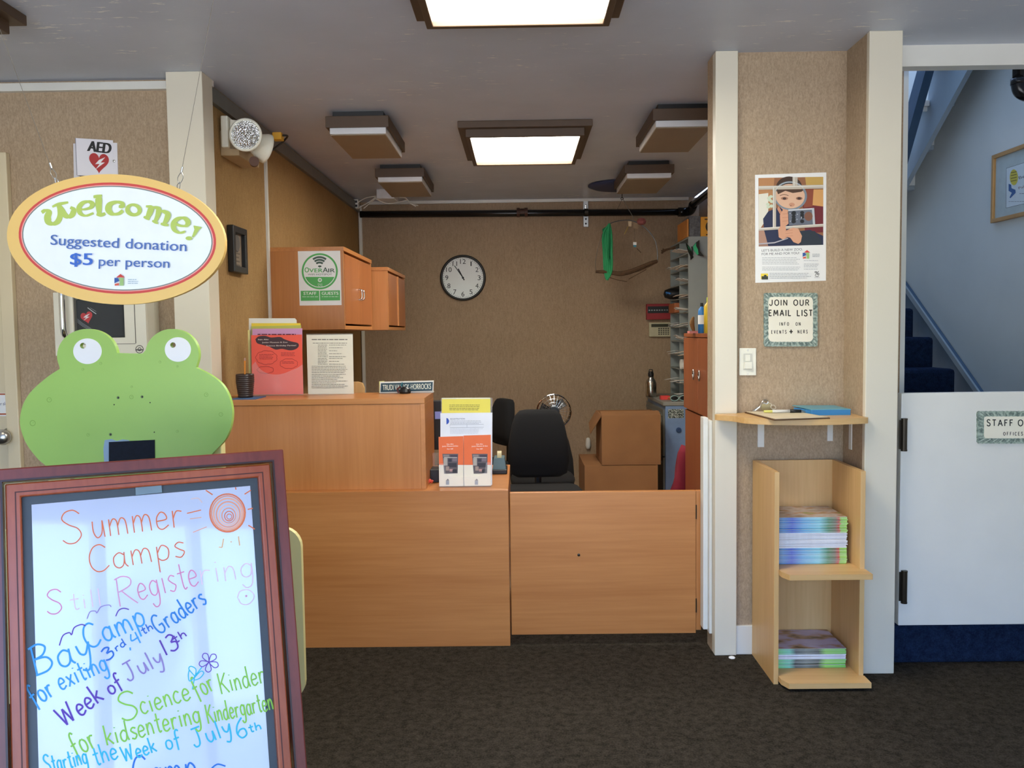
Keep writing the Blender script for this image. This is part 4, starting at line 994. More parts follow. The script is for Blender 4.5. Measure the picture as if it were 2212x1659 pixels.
carton('open cardboard box stacked on top of the closed box', P(1300, 960, 6.05).x, P(1300, 960, 6.05).x + .42, 6.05, 6.5, zb1, P(1340, 898, 6.05).z, True)
# filing cabinet
FX, FY0, FY1 = P(1434, 980, 6.25).x, 6.25, 7.10
fz = P(1450, 868, FY0).z; FX1 = XR - .005
t = thing('filing_cabinet', 'blue-grey steel filing cabinet against the right side of the alcove', 'cabinet', ((FX + FX1) / 2, (FY0 + FY1) / 2, 0))
MB().box(FX + .012, FX1, FY0, FY1, 0, fz - .03, M_FILEB).build('body', t, bevel=.004)
MB().box(FX - .006, FX1, FY0 - .006, FY1, fz - .03, fz, mat('grey_cabinet_top', (140, 138, 130), .5)).build('top', t, bevel=.006)
for k in range(2):
    za = .05 + k * (fz - .1) / 2; zb_ = za + (fz - .1) / 2 - .008
    d = MB().box(FX - .004, FX + .014, FY0 + .02, FY1 - .02, za, zb_, M_FILEG).build('drawer', t, bevel=.003)
    MB().box(FX - .012, FX - .004, FY0 + .05, FY1 - .05, zb_ - .05, zb_ - .03, M_FILEG).build('drawer_pull', d)
    MB().lathe([(.0001, .0), (.012, 0), (.012, .012), (.0001, .014)], (FX - .004, FY1 - .2, zb_ - .12), (-1, 0, 0), M_STEEL, 14).build('lock', d)
q = P(1466, 929, FY0); MB().lathe([(.0001, 0), (.02, 0), (.02, .006), (.008, .008), (.0001, .005)], (q.x, FY0, q.z), (0, -1, 0), mat('blue_disc', (48, 74, 116), .4), 20).build('blue_disc', t)
q0, q1 = P(1443, 884, FY0), P(1477, 903, FY0)
k = NB('sticker_print'); k.l(k.ramp(k.noise(60, 2), [(.44, rgb((36, 44, 40))), (.5, rgb((210, 214, 206))), (.56, rgb((70, 84, 74)))]), k.b.inputs['Base Color']); MATS['sticker_print'] = k.m
tag(MB().box(q0.x, q1.x, FY0 - .0015, FY0 - .0002, q1.z, q0.z, k.m).build('sticker'), 'black and white picture sticker on the blue side of the filing cabinet', 'sticker')
m = MB(); yy = 6.36
for k2 in range(6):
    a = random.random() * .02; zz = fz - .12 - k2 * .055
    m.obox((FX - .0065, yy - .05 + a, zz - .06), (0, .10 + .05 * (k2 % 2), 0), (0, .004, .07), (.001, 0, 0), mat('pale_note_%d' % (k2 % 2), ((205, 196, 178), (190, 174, 160))[k2 % 2], .8))
tag(m.build('taped_notes'), 'overlapping pale notes taped on the grey drawer fronts of the filing cabinet', 'notes')
# bottle
q = P(1406, 846, 6.75); s = 6.75 / F
t = thing('steel_bottle', 'shiny steel water bottle on the far end of the filing cabinet', 'bottle', (q.x, 6.75, fz))
MB().lathe([(.0001, 0), (11 * s, 0), (11.6 * s, .01), (11.6 * s, 30 * s), (9.5 * s, 36 * s), (6 * s, 41 * s), (5.6 * s, 45 * s), (.0001, 45 * s)], (q.x, 6.75, fz), (0, 0, 1), mat('brushed_steel_bottle', (200, 198, 190), .22, 1, .25, 40), 28).build('body', t, smooth=True)
m = MB(); m.lathe([(.0001, 45 * s), (6.2 * s, 45 * s), (6.2 * s, 51 * s), (4 * s, 55 * s), (.0001, 55 * s)], (q.x, 6.75, fz), (0, 0, 1), M_BLACK, 20); m.tube([(q.x - 4.5 * s, 6.75, fz + 53 * s), (q.x - 3 * s, 6.75, fz + 59 * s), (q.x + 3 * s, 6.75, fz + 59 * s), (q.x + 4.5 * s, 6.75, fz + 53 * s)], .004, M_BLACK, 6); m.build('cap', t)
q = P(1437, 850, 6.45); tag(MB().box(q.x - .035, q.x + .035, 6.44, 6.5, fz, fz + .03, mat('coral_red', (232, 70, 66), .5)).build('red_box', bevel=.003), 'small coral red box on the filing cabinet top', 'box')
t = thing('sunglasses', 'sunglasses with pale frames on the front edge of the filing cabinet', 'sunglasses', (P(1466, 858, 6.3).x, 6.29, fz))
gx = P(1466, 858, 6.3).x; m = MB()
for sx in (-1, 1): m.tube([(gx + sx * .034 + .03 * math.cos(a), 6.28, fz + .024 + .019 * math.sin(a)) for a in [2 * math.pi * j / 16 for j in range(17)]], .0035, mat('pale_teal_frame', (150, 180, 176), .4), 6)
m.tube([(gx - .006, 6.28, fz + .028), (gx + .006, 6.28, fz + .028)], .0035, MATS['pale_teal_frame'], 6)
for sx in (-1, 1): m.tube([(gx + sx * .064, 6.28, fz + .03), (gx + sx * .066, 6.36, fz + .02), (gx + sx * .06, 6.4, fz + .005)], .003, mat('yellow_arm', (214, 176, 60), .5), 6)
m.build('frame', t); m = MB()
for sx in (-1, 1): m.lathe([(.029, 0), (.0001, .002)], (gx + sx * .034, 6.281, fz + .024), (0, -1, 0), M_BLACK, 16)
m.build('lenses', t)
# pigeonhole unit standing on the cabinet
PX0, PY0, PY1 = P(1487, 640, 6.3).x, 6.3, 7.05
pz0, pz1 = fz, P(1487, 511, 6.3).z
M_PIG = mat('grey_board', (150, 156, 152), .6, 0, .03)
t = thing('pigeonhole_unit', 'tall grey pigeonhole unit with crammed slots standing on the filing cabinet', 'mail sorter', (PX0 + .14, (PY0 + PY1) / 2, pz0))
PXE = FX1 - .005
MB().box(PX0, PXE, PY0, PY0 + .012, pz0, pz1, M_PIG).build('side_panel', t)
MB().box(PX0, PXE, PY1 - .012, PY1, pz0, pz1, M_PIG).build('side_panel', t)
MB().box(PX0, PXE, PY0 + .012, PY1 - .012, pz1 - .012, pz1, M_PIG).build('top_panel', t)
MB().box(PXE - .008, PXE, PY0 + .012, PY1 - .012, pz0, pz1 - .012, M_PIG).build('back_panel', t)
NS = 11; dz = (pz1 - pz0 - .012) / NS
for k in range(NS): MB().box(PX0, PXE - .008, PY0 + .012, PY1 - .012, pz0 + k * dz, pz0 + k * dz + .008, M_PIG).build('shelf', t)
MB().box(PX0 + .004, PXE - .008, (PY0 + PY1) / 2 - .004, (PY0 + PY1) / 2 + .004, pz0 + .01, pz1 - .012, M_PIG).build('divider', t)
random.seed(11); slots = []
for k in range(NS):
    for h in range(2): slots.append((k, h))
cols = [((236, 232, 226), 'white'), ((222, 190, 166), 'tan'), ((232, 214, 196), 'cream'), ((244, 242, 238), 'bright white')]
def slotY(h, u): return PY0 + .03 + (h * .5 + u * .44) * (PY1 - PY0 - .06)
for n, (k, h) in enumerate(slots):
    if h == 1 and (k % 2 == 0 or k == 7): continue
    if (k, h) == (2, 0): continue
    zc = pz0 + k * dz + .009; (c, nm) = cols[n % 4]
    for j in range(2):
        m = MB(); y = PY0 + .03 + h * .355 + j * .15 + .02 * random.random(); w = .09 + .05 * random.random(); sag = .012 * random.random()
        zz = zc + .012 + j * .012; d0 = -.075 + .05 * random.random()
        pts = [(PX0 + d0 + i * .05, zz + (.014 * math.sin(n * 1.7) if i == 0 else 0) + .004 * math.sin(i * 2 + n)) for i in range(5)]
        vs = [V((x, y + yy2, z_ + .003 * math.cos(q * 3))) for x, z_ in pts for q, yy2 in ((0, 0), (1, w))]
        m.add(vs, [[2 * i, 2 * i + 1, 2 * i + 3, 2 * i + 2] for i in range(4)], mat('slot_paper_%d' % (n % 4), c, .85))
        o = m.build('paper'); o.modifiers.new('solid', 'SOLIDIFY').thickness = .003
        side = 'nearer' if h == 0 else 'farther'
        tag(o, 'crumpled loose paper sticking out of the grey pigeonhole slots', 'paper', 'papers in the pigeonholes')
def inslot(px, py, Y): q = P(px, py, Y); return q
q = P(1452, 637, 6.72); m = MB(); m.lathe([(.0001, -.12), (.036, -.11), (.044, -.05), (.044, .04), (.03, .08), (.0001, .09)], (PX0 - .0, 6.85, pz0 + 7 * dz + .054), (-1, 0, 0), M_BLACK, 18)
m.tube([(PX0 - .07, 6.81, pz0 + 7 * dz + .05), (PX0 - .085, 6.74, pz0 + 7 * dz + .06), (PX0 - .06, 6.7, pz0 + 7 * dz + .05)], .008, mat('blue_strap', (50, 110, 180), .6), 6)
tag(m.build('black_bag', smooth=True), 'rolled black bag with a blue strap bulging from a pigeonhole slot', 'bag')
q = P(1454, 667, 6.7); m = MB(); m.box(PX0 - .03, PX0 + .2, 6.70, 6.96, pz0 + 6 * dz + .010, pz0 + 6 * dz + .085, mat('terracotta_carton', (178, 104, 62), .7)); tag(m.build('orange_carton', bevel=.004), 'orange-brown carton filling a pigeonhole slot below the black bag', 'carton')
q = P(1455, 792, 6.5); t = thing('white_cup', 'white cup lying on its side in a low pigeonhole slot', 'cup', (PX0 + .02, 6.5, pz0 + 2 * dz + .009))
MB().lathe([(.0001, .1), (.03, .1), (.038, .0), (.035, .0), (.028, .095), (.0001, .095)], (PX0 - .02, 6.5, pz0 + 2 * dz + .048), (1, 0, 0), M_WHITE, 20).build('cup', t, smooth=True)
# things on top of the pigeonhole unit
q0, q1 = P(1474, 515, 6.3), P(1502, 470, 6.3)
m = MB(); m.box(PX0 + .01, PX0 + .09, 6.31, 6.6, pz1, pz1 + .15, mat('grey_photo_box', (96, 96, 98), .5, 0, .4, 60)); tag(m.build('picture_carton', bevel=.002), 'grey picture-printed carton on top of the pigeonhole unit', 'carton')
m = MB(); m.box(PX0 - .005, PX0 + .006, 6.32, 6.7, pz1, pz1 + .13, mat('orange_folder', (206, 136, 66), .7)); tag(m.build('orange_folder'), 'tan orange folder standing at the left edge on top of the pigeonhole unit', 'folder')
m = MB(); m.box(PX0 + .092, PX0 + .26, 6.305, 6.5, pz1, pz1 + .142, mat('amber_carton', (232, 160, 40), .5))
t = thing('amber_carton', 'amber carton with a dark printed picture on top of the pigeonhole unit', 'carton', (PX0 + .18, 6.4, pz1)); m.build('carton', t, bevel=.002)
zc = pz1 + .07; m = MB(); pw = mat('dark_print', (60, 48, 24), .6)
m.lathe([(.02, 0), (.044, 0), (.044, .001), (.02, .001)], (PX0 + .17, 6.3045, zc), (0, -1, 0), pw, 18); m.lathe([(.0001, 0), (.013, 0), (.0001, .001)], (PX0 + .17, 6.3045, zc + .005), (0, -1, 0), pw, 14); m.box(PX0 + .12, PX0 + .24, 6.3035, 6.3048, zc + .05, zc + .058, pw); m.box(PX0 + .13, PX0 + .22, 6.3035, 6.3048, zc - .062, zc - .054, pw); m.build('print', t)
# butterfly ornament on the side of the unit
z = Zm(1220, 380, 4.879); fb = facing(6.298)
t = thing('butterfly', 'green and black butterfly ornament on the side of the pigeonhole unit', 'ornament', fb.at(*z(1345, 860)))
def wing(pts, lift, c, name, dx):
    m = MB(); P3 = [fb.at(*z(x, y)) + V((0, -lift * abs(x - 1345) / 90, 0)) for x, y in pts]; m.slab(P3, (0, .0015, 0), c); return m.build(name, t)
BK = mat('butterfly_black', (26, 24, 20), .7); GRN = mat('butterfly_green', (50, 176, 120), .6); LG = mat('butterfly_lime', (150, 214, 80), .6)
for pts, gp in (([(1262, 708), (1300, 740), (1335, 790), (1348, 830), (1355, 860), (1322, 890), (1318, 850), (1290, 800), (1268, 740)], [(1285, 735), (1320, 780), (1340, 830), (1330, 850), (1308, 800), (1295, 770)]), ([(1408, 680), (1375, 705), (1350, 740), (1352, 775), (1372, 810), (1395, 840), (1420, 850), (1450, 856), (1415, 800), (1408, 740)], [(1378, 705), (1352, 742), (1356, 778), (1384, 835), (1400, 830), (1395, 780), (1378, 740)])):
    w = wing(pts, .05, BK, 'wing', 0); m = MB(); m.slab([fb.at(*z(x, y)) + V((0, -.05 * abs(x - 1345) / 90 - .002, 0)) for x, y in gp], (0, .001, 0), GRN); m.build('green_patch', w)
MB().tube([fb.at(*z(1340, 745), .004), fb.at(*z(1350, 830), .004)], .004, BK, 6).build('body', t)
# tall cherry cabinet nearer the opening
TX = .9; TY1 = PX(1480, 800, TX).y; TY0 = 3.80; tz = P(1500, 720, 4.3).z; tm = PX(1481, 882, TX).z
t = thing('tall_cabinet', 'tall cherry wood cabinet with two doors just inside the right pillar', 'cabinet', (TX + .25, (TY0 + TY1) / 2, 0))
MB().box(TX + .01, XR - .005, TY0, TY1, 0, tz - .02, M_CHERRY).build('body', t, bevel=.002)
MB().box(TX - .006, XR - .005, TY0 - .005, TY1 + .005, tz - .02, tz, M_CHERRY).build('top_board', t, bevel=.002)
ym = PX(1510.5, 800, TX).y
for k, (a, b) in enumerate(((TY0 + .004, ym - .002), (ym + .002, TY1 - .002))):
    d = MB().box(TX - .008, TX + .01, a, b, tm + .006, tz - .024, M_CHERRY).build('door', t, bevel=.002)
    yy = ym + (-.09 if k == 0 else .05); zz = P(1510, 810, ym).z
    MB().tube([(TX - .02, yy + .011 * math.cos(q), zz + .024 * math.sin(q)) for q in [2 * math.pi * j / 14 for j in range(15)]], .004, M_STEEL, 6).build('handle', d, smooth=True)
d = MB().box(TX + .0, TX + .01, TY0 + .004, TY1 - .002, .03, tm - .004, M_CHERRY).build('lower_panel', t, bevel=.002)
# bottles on the cherry cabinet
def bottle(label, x, y, r, h, c, capc, bandc=None):
    t = thing('plastic_bottle', label, 'bottle', (x, y, tz))
    MB().lathe([(.0001, 0), (r, 0), (r, h * .72), (r * .8, h * .8), (r * .4, h * .86), (r * .4, h * .9), (.0001, h * .9)], (x, y, tz), (0, 0, 1), c, 18).build('body', t, smooth=True)
    MB().lathe([(.0001, h * .88), (r * .45, h * .88), (r * .4, h), (.0001, h)], (x, y, tz), (0, 0, 1), capc, 14).build('cap', t)
    if bandc: MB().lathe([(r * 1.01, h * .3), (r * 1.02, h * .3), (r * 1.02, h * .6), (r * 1.01, h * .6)], (x, y, tz), (0, 0, 1), bandc, 18).build('label_band', t)
b1 = P(1515, 710, 4.25); b2 = P(1525, 712, 4.08)
YEL = mat('yellow_bottle', (232, 196, 60), .4)
bottle('blue and white bottle on the cherry cabinet by the pillar', b1.x + .002, 4.25, .018, .15, mat('blue_bottle', (56, 130, 200), .4), M_BLACK, M_PAPER)
bottle('yellow bottle on the cherry cabinet, closest to the pillar', b2.x + .006, 4.05, .022, .17, YEL, mat('lime_cap', (190, 206, 60), .4))
q = P(1508, 680, 4.4); m = MB(); m.tube(smooth([(b1.x - .0, 4.42, tz + .004), (b1.x - .012, 4.42, tz + .05), (b1.x - .004, 4.42, tz + .085)]), [.005, .006, .008, .01, .011, .012, .013, .012, .011, .009, .008, .006, .004], mat('brown_leaf', (120, 84, 40), .8), 8); tag(m.build('brown_ornament'), 'small curled brown ornament beside the blue bottle on the cherry cabinet', 'ornament')
tag(MB().box(b1.x - .04, b1.x + .05, 4.34, 4.40, tz, tz + .012, mat('pink_card', (196, 120, 116), .7)).build('pink_packet'), 'flat pink packet lying on the cherry cabinet', 'packet')
# red cloth hanging between cabinets
m = MB(); 
vs = []; RC = mat('red_cloth', (128, 26, 44), .9)
for i in range(9):
    v = i / 8; 
    for j in range(9):
        u = j / 8; xl = 1470 - 18 * v ** .6 + (6 if i == 0 else 0); xx = xl + (1500 - xl) * u
        p_ = P(xx, 966 + 120 * v, TY1 + .075 + .018 * math.sin(u * 9 + v * 2)); vs.append(p_)
m.add(vs, [[i * 9 + j, i * 9 + j + 1, (i + 1) * 9 + j + 1, (i + 1) * 9 + j] for i in range(8) for j in range(8)], RC)
o = m.build('red_jacket', smooth=True); so = o.modifiers.new('solid', 'SOLIDIFY'); so.thickness = .04
tag(o, 'dark red jacket hanging down beside the blue filing cabinet', 'jacket')
# ================================================================== LEFT FRONT WALL
lf = facing(3.69)
M_AED = mat('white_sign_plastic', (226, 224, 232), .4, 0, .01)
HEART = mat('heart_red', (176, 36, 40), .5)
def heart(cx, cy, w, h):
    pts = []
    for i in range(40):
        a = 2 * math.pi * i / 40
        x = 16 * math.sin(a) ** 3; y = 13 * math.cos(a) - 5 * math.cos(2 * a) - 2 * math.cos(3 * a) - math.cos(4 * a)
        pts.append((cx + x / 32 * w, cy - (y + 2.5) / 29 * h))
    return pts
def bolt(cx, cy, w, h):
    return [(cx + x * w, cy + y * h) for x, y in ((.42, -.5), (-.1, -.28), (-.42, .08), (-.05, .06), (-.38, .5), (.38, -.06), (.04, -.06))]
z = Zm(0, 250, 3.529)
t = thing('aed_sign', 'white projecting sign with a red heart above the oval welcome sign', 'sign', (P(208, 380, 3.69).x, 3.69, P(208, 380, 3.69).z))
sheet(lf, [z(558, 212), z(630, 210), z(634, 640), z(566, 640)], .003, M_AED).build('left_flange', t)
sheet(lf, [z(840, 205), z(892, 207), z(905, 640), z(842, 640)], .003, M_AED).build('right_flange', t)
q0, q1, q2 = lf.at(*z(628, 300)), lf.at(*z(845, 300)), None
zt, zb = lf.at(*z(740, 190)).z, lf.at(*z(740, 470)).z
m = MB(); d = .055
m.slab([(q0.x, 3.69, zb), (q0.x, 3.69 - d, zb), (q0.x + .002, 3.69 - d, zb), (q0.x + .002, 3.69, zb)], (0, 0, zt - zb), mat('sign_side', (120, 122, 136), .5))
m.slab([(q0.x, 3.69 - d, zb), (q1.x + .012, 3.688, zb), (q1.x + .012, 3.69, zb), (q0.x, 3.69 - d + .003, zb)], (0, 0, zt - zb), M_AED); m.build('projecting_face', t)
n = V((d - .002, -(q1.x + .012 - q0.x), 0)).normalized()
ap = Plane((q0.x, 3.69 - d, zb), n)
A = Art(ap, .0006)
A.text('AED', z(668, 268), z(840, 290), 22, (20, 20, 22), .085)
A.poly([(x, y + (x - z(755, 0)[0]) * .1) for x, y in heart(*z(755, 365), 43, 44)], (176, 40, 42), 1); A.poly(bolt(*z(764, 362), 26, 26), (236, 232, 236), 2); A.build('print', t)
m = MB()
for x, y in ((592, 348), (873, 347)):
    q = lf.at(*z(x, y)); m.lathe([(.0001, .004), (.005, .003), (.006, 0)], (q.x, 3.687, q.z), (0, -1, 0), M_STEEL, 10)
m.build('screws', t)
# defibrillator cabinet
z = Zm(0, 640, 4.254); AY = 3.56; af = facing(AY)
x0, x1 = af.at(*z(495, 200)).x, af.at(*z(1340, 200)).x; zt, zb = af.at(*z(900, -40)).z, af.at(*z(900, 545)).z
t = thing('aed_cabinet', 'white wall cabinet with a window, holding a black bag, behind the green frog board', 'cabinet', ((x0 + x1) / 2, 3.69, zb))
wx0, wx1 = af.at(*z(672, 200)).x, af.at(*z(1140, 200)).x; wz0, wz1 = af.at(*z(900, 382)).z, af.at(*z(900, -25)).z
M_CAB = mat('white_cabinet_enamel', (226, 222, 206), .35, 0, .01)
MB().box(x0, x1, 3.65, 3.69, zb, zt, M_CAB).build('back_panel', t)
m = MB(); m.ring([(x0, 3.65, zb), (x1, 3.65, zb), (x1, 3.65, zt), (x0, 3.65, zt)], [(x0 + .01, 3.65, zb + .01), (x1 - .01, 3.65, zb + .01), (x1 - .01, 3.65, zt - .01), (x0 + .01, 3.65, zt - .01)], (0, AY + .012 - 3.65, 0), M_CAB); m.build('side_frame', t, bevel=.003)
m = MB(); m.ring([(x0, AY, zb), (x1, AY, zb), (x1, AY, zt), (x0, AY, zt)], [(wx0, AY, wz0), (wx1, AY, wz0), (wx1, AY, wz1), (wx0, AY, wz1)], (0, .012, 0), M_CAB); dr = m.build('door', t, bevel=.002)
m = MB(); dx0, dx1 = af.at(*z(590, 200)).x, af.at(*z(1236, 200)).x; dz0 = af.at(*z(900, 438)).z; ck = mat('seam_grey', (88, 84, 76), .7)
m.box(dx1, dx1 + .003, AY - .0006, AY + .001, dz0, zt - .02, ck); m.box(dx0, dx1, AY - .0006, AY + .001, dz0 - .002, dz0, ck); m.box(dx0 - .0015, dx0, AY - .0006, AY + .001, dz0, zt - .02, ck); m.build('door_seam', dr)
MB().box(wx0, wx1, AY + .004, AY + .007, wz0, wz1, clear('window_glass', (.3, .33, .36), .06, .03)).build('window_pane', dr)
q = af.at(*z(612, 130)); m = MB()
m.tube(smooth([(q.x, AY, q.z + .115), (q.x, AY - .03, q.z + .09), (q.x, AY - .034, q.z), (q.x, AY - .03, q.z - .09), (q.x, AY, q.z - .115)]), .012, M_CHROME, 10); m.build('handle', dr, smooth=True)
A = Art(af, .0006); c = z(1282, 487)
A.band(ell(*c, 8.8), ell(*c, 7.4), (70, 66, 60)); A.band(ell(*c, 4), ell(*c, 2.6), (70, 66, 60)); A.rect(c[0] - 8.5, c[1] + .2, c[0] + 8, c[1] + 2.4, (60, 56, 52), 2); A.build('round_sticker', t)
bf = facing(3.60); m = MB()
bgx0, bgx1 = bf.at(*z(680, 0)).x + .004, bf.at(*z(1145, 0)).x - .006
m.box(bgx0, bgx1, 3.60, 3.645, wz0 + .001, wz1 - .02, mat('black_nylon', (20, 21, 24), .8, 0, .2, 60))
t2 = thing('first_aid_bag', 'black bag with a red heart inside the white wall cabinet', 'bag', ((bgx0 + bgx1) / 2, 3.62, wz0)); m.build('bag_body', t2, bevel=.008)
A = Art(bf, .0006)
hc = z(800, 200); hp_ = [(hc[0] + (x - hc[0]) * math.cos(-.25) - (y - hc[1]) * math.sin(-.25), hc[1] + (x - hc[0]) * math.sin(-.25) + (y - hc[1]) * math.cos(-.25)) for x, y in heart(hc[0], hc[1], 26, 26)]
A.poly(hp_, (206, 44, 50)); A.poly(bolt(hc[0] - 1, hc[1] - 2, 17, 15), (236, 232, 236), 2)
A.stroke([z(805, 105), z(845, 135), z(884, 162)], 1.6, (200, 200, 204)); A.stroke([z(828, 106), z(884, 140)], .8, (150, 150, 154))
for i in range(3): A.stroke([z(705, 205 + i * 14), z(760, 250 + i * 13), z(838, 297 + i * 10)], 1.3, (120, 124, 130))
A.build('print', t2)

# ================================================================== HANGING WELCOME SIGN
WY = 1.9
wpn = Plane((P(250, 517, WY).x, WY, 0), (0, -1, 0))
t = thing('welcome_sign', 'oval yellow-rimmed welcome sign hanging on two wires at the left', 'sign', wpn.at(250, 658))
E0 = dict(n=72, rot=math.radians(3.3))
C0 = (250.5, 517)
M_YEL = mat('sign_yellow', (240, 196, 112), .5, 0, .015, 3)
m = MB(); m.slab([wpn.at(x, y) for x, y in ell(*C0, 236, 140.5, **E0)], (0, .014, 0), M_YEL); m.build('sign_board', t, bevel=.0008)
A = Art(wpn, .0005)
C1 = (253.5, 514.5)
A.band(ell(*C1, 213.5, 120, **E0), ell(*C1, 208.5, 115, **E0), (214, 72, 66)); A.band(ell(*C1, 208.5, 115, **E0), ell(*C1, 206, 112.8, **E0), (240, 160, 152))
A.band(ell(*C1, 206, 112.8, **E0), ell(*C1, 203.5, 110.5, **E0), (120, 132, 124)); A.poly(ell(*C1, 203.5, 110.5, **E0), (246, 249, 247)); A.build('face_print', t)
A = Art(wpn, .0005); k = 3.529; z = Zm(0, 250, k)
GW = (186, 206, 98)
# fancy letters, drawn stroke by stroke in the zoomed frame of the sign
def fat(pts, w, taper=True, nib=.45):
    q = smooth([z(*p) for p in pts], 6); n = len(q); L = []; R = []
    for i, p in enumerate(q):
        a, b = q[max(i - 1, 0)], q[min(i + 1, n - 1)]; dx, dy = b[0] - a[0], b[1] - a[1]; d = math.hypot(dx, dy) or 1
        u = i / (n - 1); ww = 1.2 * w / k * ((.45 + .55 * math.sin(math.pi * (u * .84 + .08))) if taper else 1) * (nib + (1 - nib) * abs(dy / d))
        L.append((p[0] - dy / d * ww / 2, p[1] + dx / d * ww / 2)); R.append((p[0] + dy / d * ww / 2, p[1] - dx / d * ww / 2))
    L_ = A.lift(2, 40); A.mb.add([A.p.at(x, y, L_ + (j % n) * 6e-6) for j, (x, y) in enumerate(L + R)], [[i, i + 1, n + i + 1, n + i] for i in range(n - 1)], ink(GW))
# W
fat([(318, 738), (345, 722), (372, 735), (362, 775), (372, 812), (405, 824), (440, 806), (458, 760), (452, 700)], 46)
fat([(412, 684), (440, 684), (464, 712), (490, 752), (522, 770), (552, 752), (560, 716), (536, 698)], 44); fat([(398, 694), (440, 676), (478, 668), (520, 660)], 22, nib=.9)
# e
fat([(598, 712), (640, 714), (690, 700), (704, 672), (676, 655), (632, 664), (602, 700), (612, 744), (655, 762), (712, 742)], 36)
# l
fat([(712, 618), (748, 622), (752, 680), (756, 745)], 44, nib=.6); fat([(735, 750), (770, 756), (802, 744)], 26, nib=.9); fat([(712, 616), (745, 612), (778, 608)], 18, nib=.95)
# c
fat([(936, 700), (930, 668), (888, 658), (838, 676), (826, 716), (856, 748), (905, 746), (936, 722)], 42); fat([(905, 690), (925, 692), (940, 684)], 26, nib=.9)
# o
A.band([z(*p) for p in ell(1017, 718, 64, 50, n=40, rot=.1)], [z(*p) for p in ell(1018, 716, 32, 25, n=40, rot=.5)], GW, 2)
# m
fat([(1112, 690), (1150, 700), (1138, 745), (1118, 782)], 40); fat([(1095, 770), (1118, 780), (1140, 790)], 20, nib=.9); fat([(1140, 712), (1172, 698), (1208, 712), (1202, 760), (1180, 808)], 36); fat([(1160, 800), (1184, 812), (1205, 820)], 18, nib=.9)
fat([(1200, 735), (1240, 728), (1278, 750), (1268, 792), (1248, 825)], 38); fat([(1225, 822), (1252, 830), (1285, 834)], 20, nib=.9)
# e
fat([(1330, 818), (1372, 838), (1418, 838), (1432, 808), (1402, 780), (1355, 786), (1322, 820), (1328, 868), (1370, 892), (1412, 882)], 36)
# !
A.poly([z(*p) for p in ((1484, 838), (1540, 850), (1518, 868), (1478, 926), (1462, 922), (1482, 868), (1474, 838))], GW, 2); A.poly([z(*p) for p in ell(1440, 934, 26, 15, n=20)], GW, 2)
BL, BL2 = (78, 112, 180), (58, 108, 200)
A.text('Suggested donation', z(384, 983), z(1420, 1033), 21.5, BL, .012); A.text('$5', z(536, 1136), z(704, 1138), 25, BL2, .04); A.text('per person', z(752, 1143), z(1290, 1160), 20, BL, .012)
def house(A, x, y, s, kk=2):
    A.poly([(x, y - s), (x - s * .72, y - s * .42), (x + s * .72, y - s * .42)], (206, 62, 54), kk)
    A.poly([(x - s, y - s * .36), (x - s * .4, y - s * .36), (x - s * .2, y + s * .15), (x - s, y + s * .55)], (50, 88, 160), kk)
    A.poly([(x - s * .95, y + s * .66), (x - s * .25, y + s * .5), (x - s * .25, y + s * .9), (x - s * .95, y + s * .95)], (226, 92, 64), kk)
    A.poly([(x - s * .28, y - s * .36), (x + s * .5, y - s * .36), (x + s * .5, y + s * .95), (x - s * .1, y + s * .95), (x - s * .1, y + s * .2)], (160, 196, 120), kk)
house(A, *z(918, 1252), 13)
for i, (a, b) in enumerate(((975, 1040), (975, 1055), (975, 1052))): A.lines(z(a, 0)[0], z(b, 0)[0], [z(0, 1247 + i * 14)[1]], 1.2, (150, 176, 190), ragged=0)
A.build('lettering', t)
# wires, each with its crimp and eyelet
def hang(x0, y0, x1, y1, top):
    a = wpn.at(x0, y0); a.y += .007; b = wpn.at(x1, y1); b.y += .007
    d = (b - a); e = V((a.x + d.x / d.z * (ZC - a.z), a.y, ZC))
    m = MB(); dn = (e - a).normalized()
    m.tube([a + dn * .03, e], .0006, mat('dull_wire', (120, 112, 100), .7), 5); w = m.build('wire', t)
    m = MB(); c = a + dn * .022; m.tube(smooth([a + dn * .036, c + V((.006, 0, 0)), a + dn * .008, c - V((.006, 0, 0)), a + dn * .036]), .0008, M_STEEL, 5)
    m.tube(smooth([a + dn * .012, a + V((.003, 0, .004)), a + V((0, 0, -.006)), a + V((-.003, 0, .004)), a + dn * .012]), .0009, M_STEEL, 5); m.build('eyelet', w)
    MB().tube([a + dn * .034, a + dn * .046], .0022, M_STEEL, 8).build('crimp', w)
hang(383, 404, 432, 140, 0); hang(119, 394, 62, 240, 0)

# ================================================================== FROG BOARD
FY = 2.5; ff = facing(FY); z = Zm(0, 640, 4.254)
M_FROG = mat('frog_green', (160, 202, 100), .38, 0, .03, 4)
t = thing('frog_board', 'green wooden frog-head cutout with white eyes on a cream stand, behind the menu easel', 'display board', (ff.at(272, 1000).x, FY, 0))
R2 = lambda p: z(*p)
def arcp(cx, cy, r, a0, a1, n=18, ry=None): return [(cx + r * math.cos(math.radians(a0 + (a1 - a0) * i / n)), cy + (ry or r) * math.sin(math.radians(a0 + (a1 - a0) * i / n))) for i in range(n + 1)]
out = []
out += smooth([(1800, 655), (1870, 690), (1950, 735), (2040, 810), (2100, 910), (2130, 1020), (2132, 1120), (2110, 1230), (2060, 1330), (1975, 1420), (1900, 1500), (1800, 1590)], 4)
out += smooth([(1500, 1680), (1000, 1700), (600, 1660), (400, 1540), (310, 1450), (240, 1350), (200, 1250), (182, 1150), (200, 1030), (245, 930), (310, 850), (400, 770), (480, 710), (548, 668)], 4)
out += arcp(800, 548, 276, 158, 354, 26, 248)
out += [(1190, 526), (1310, 526)]
out += arcp(1580, 536, 246, 190, 372, 26, 236)
holes = []
loop = [z(*p) for p in out]
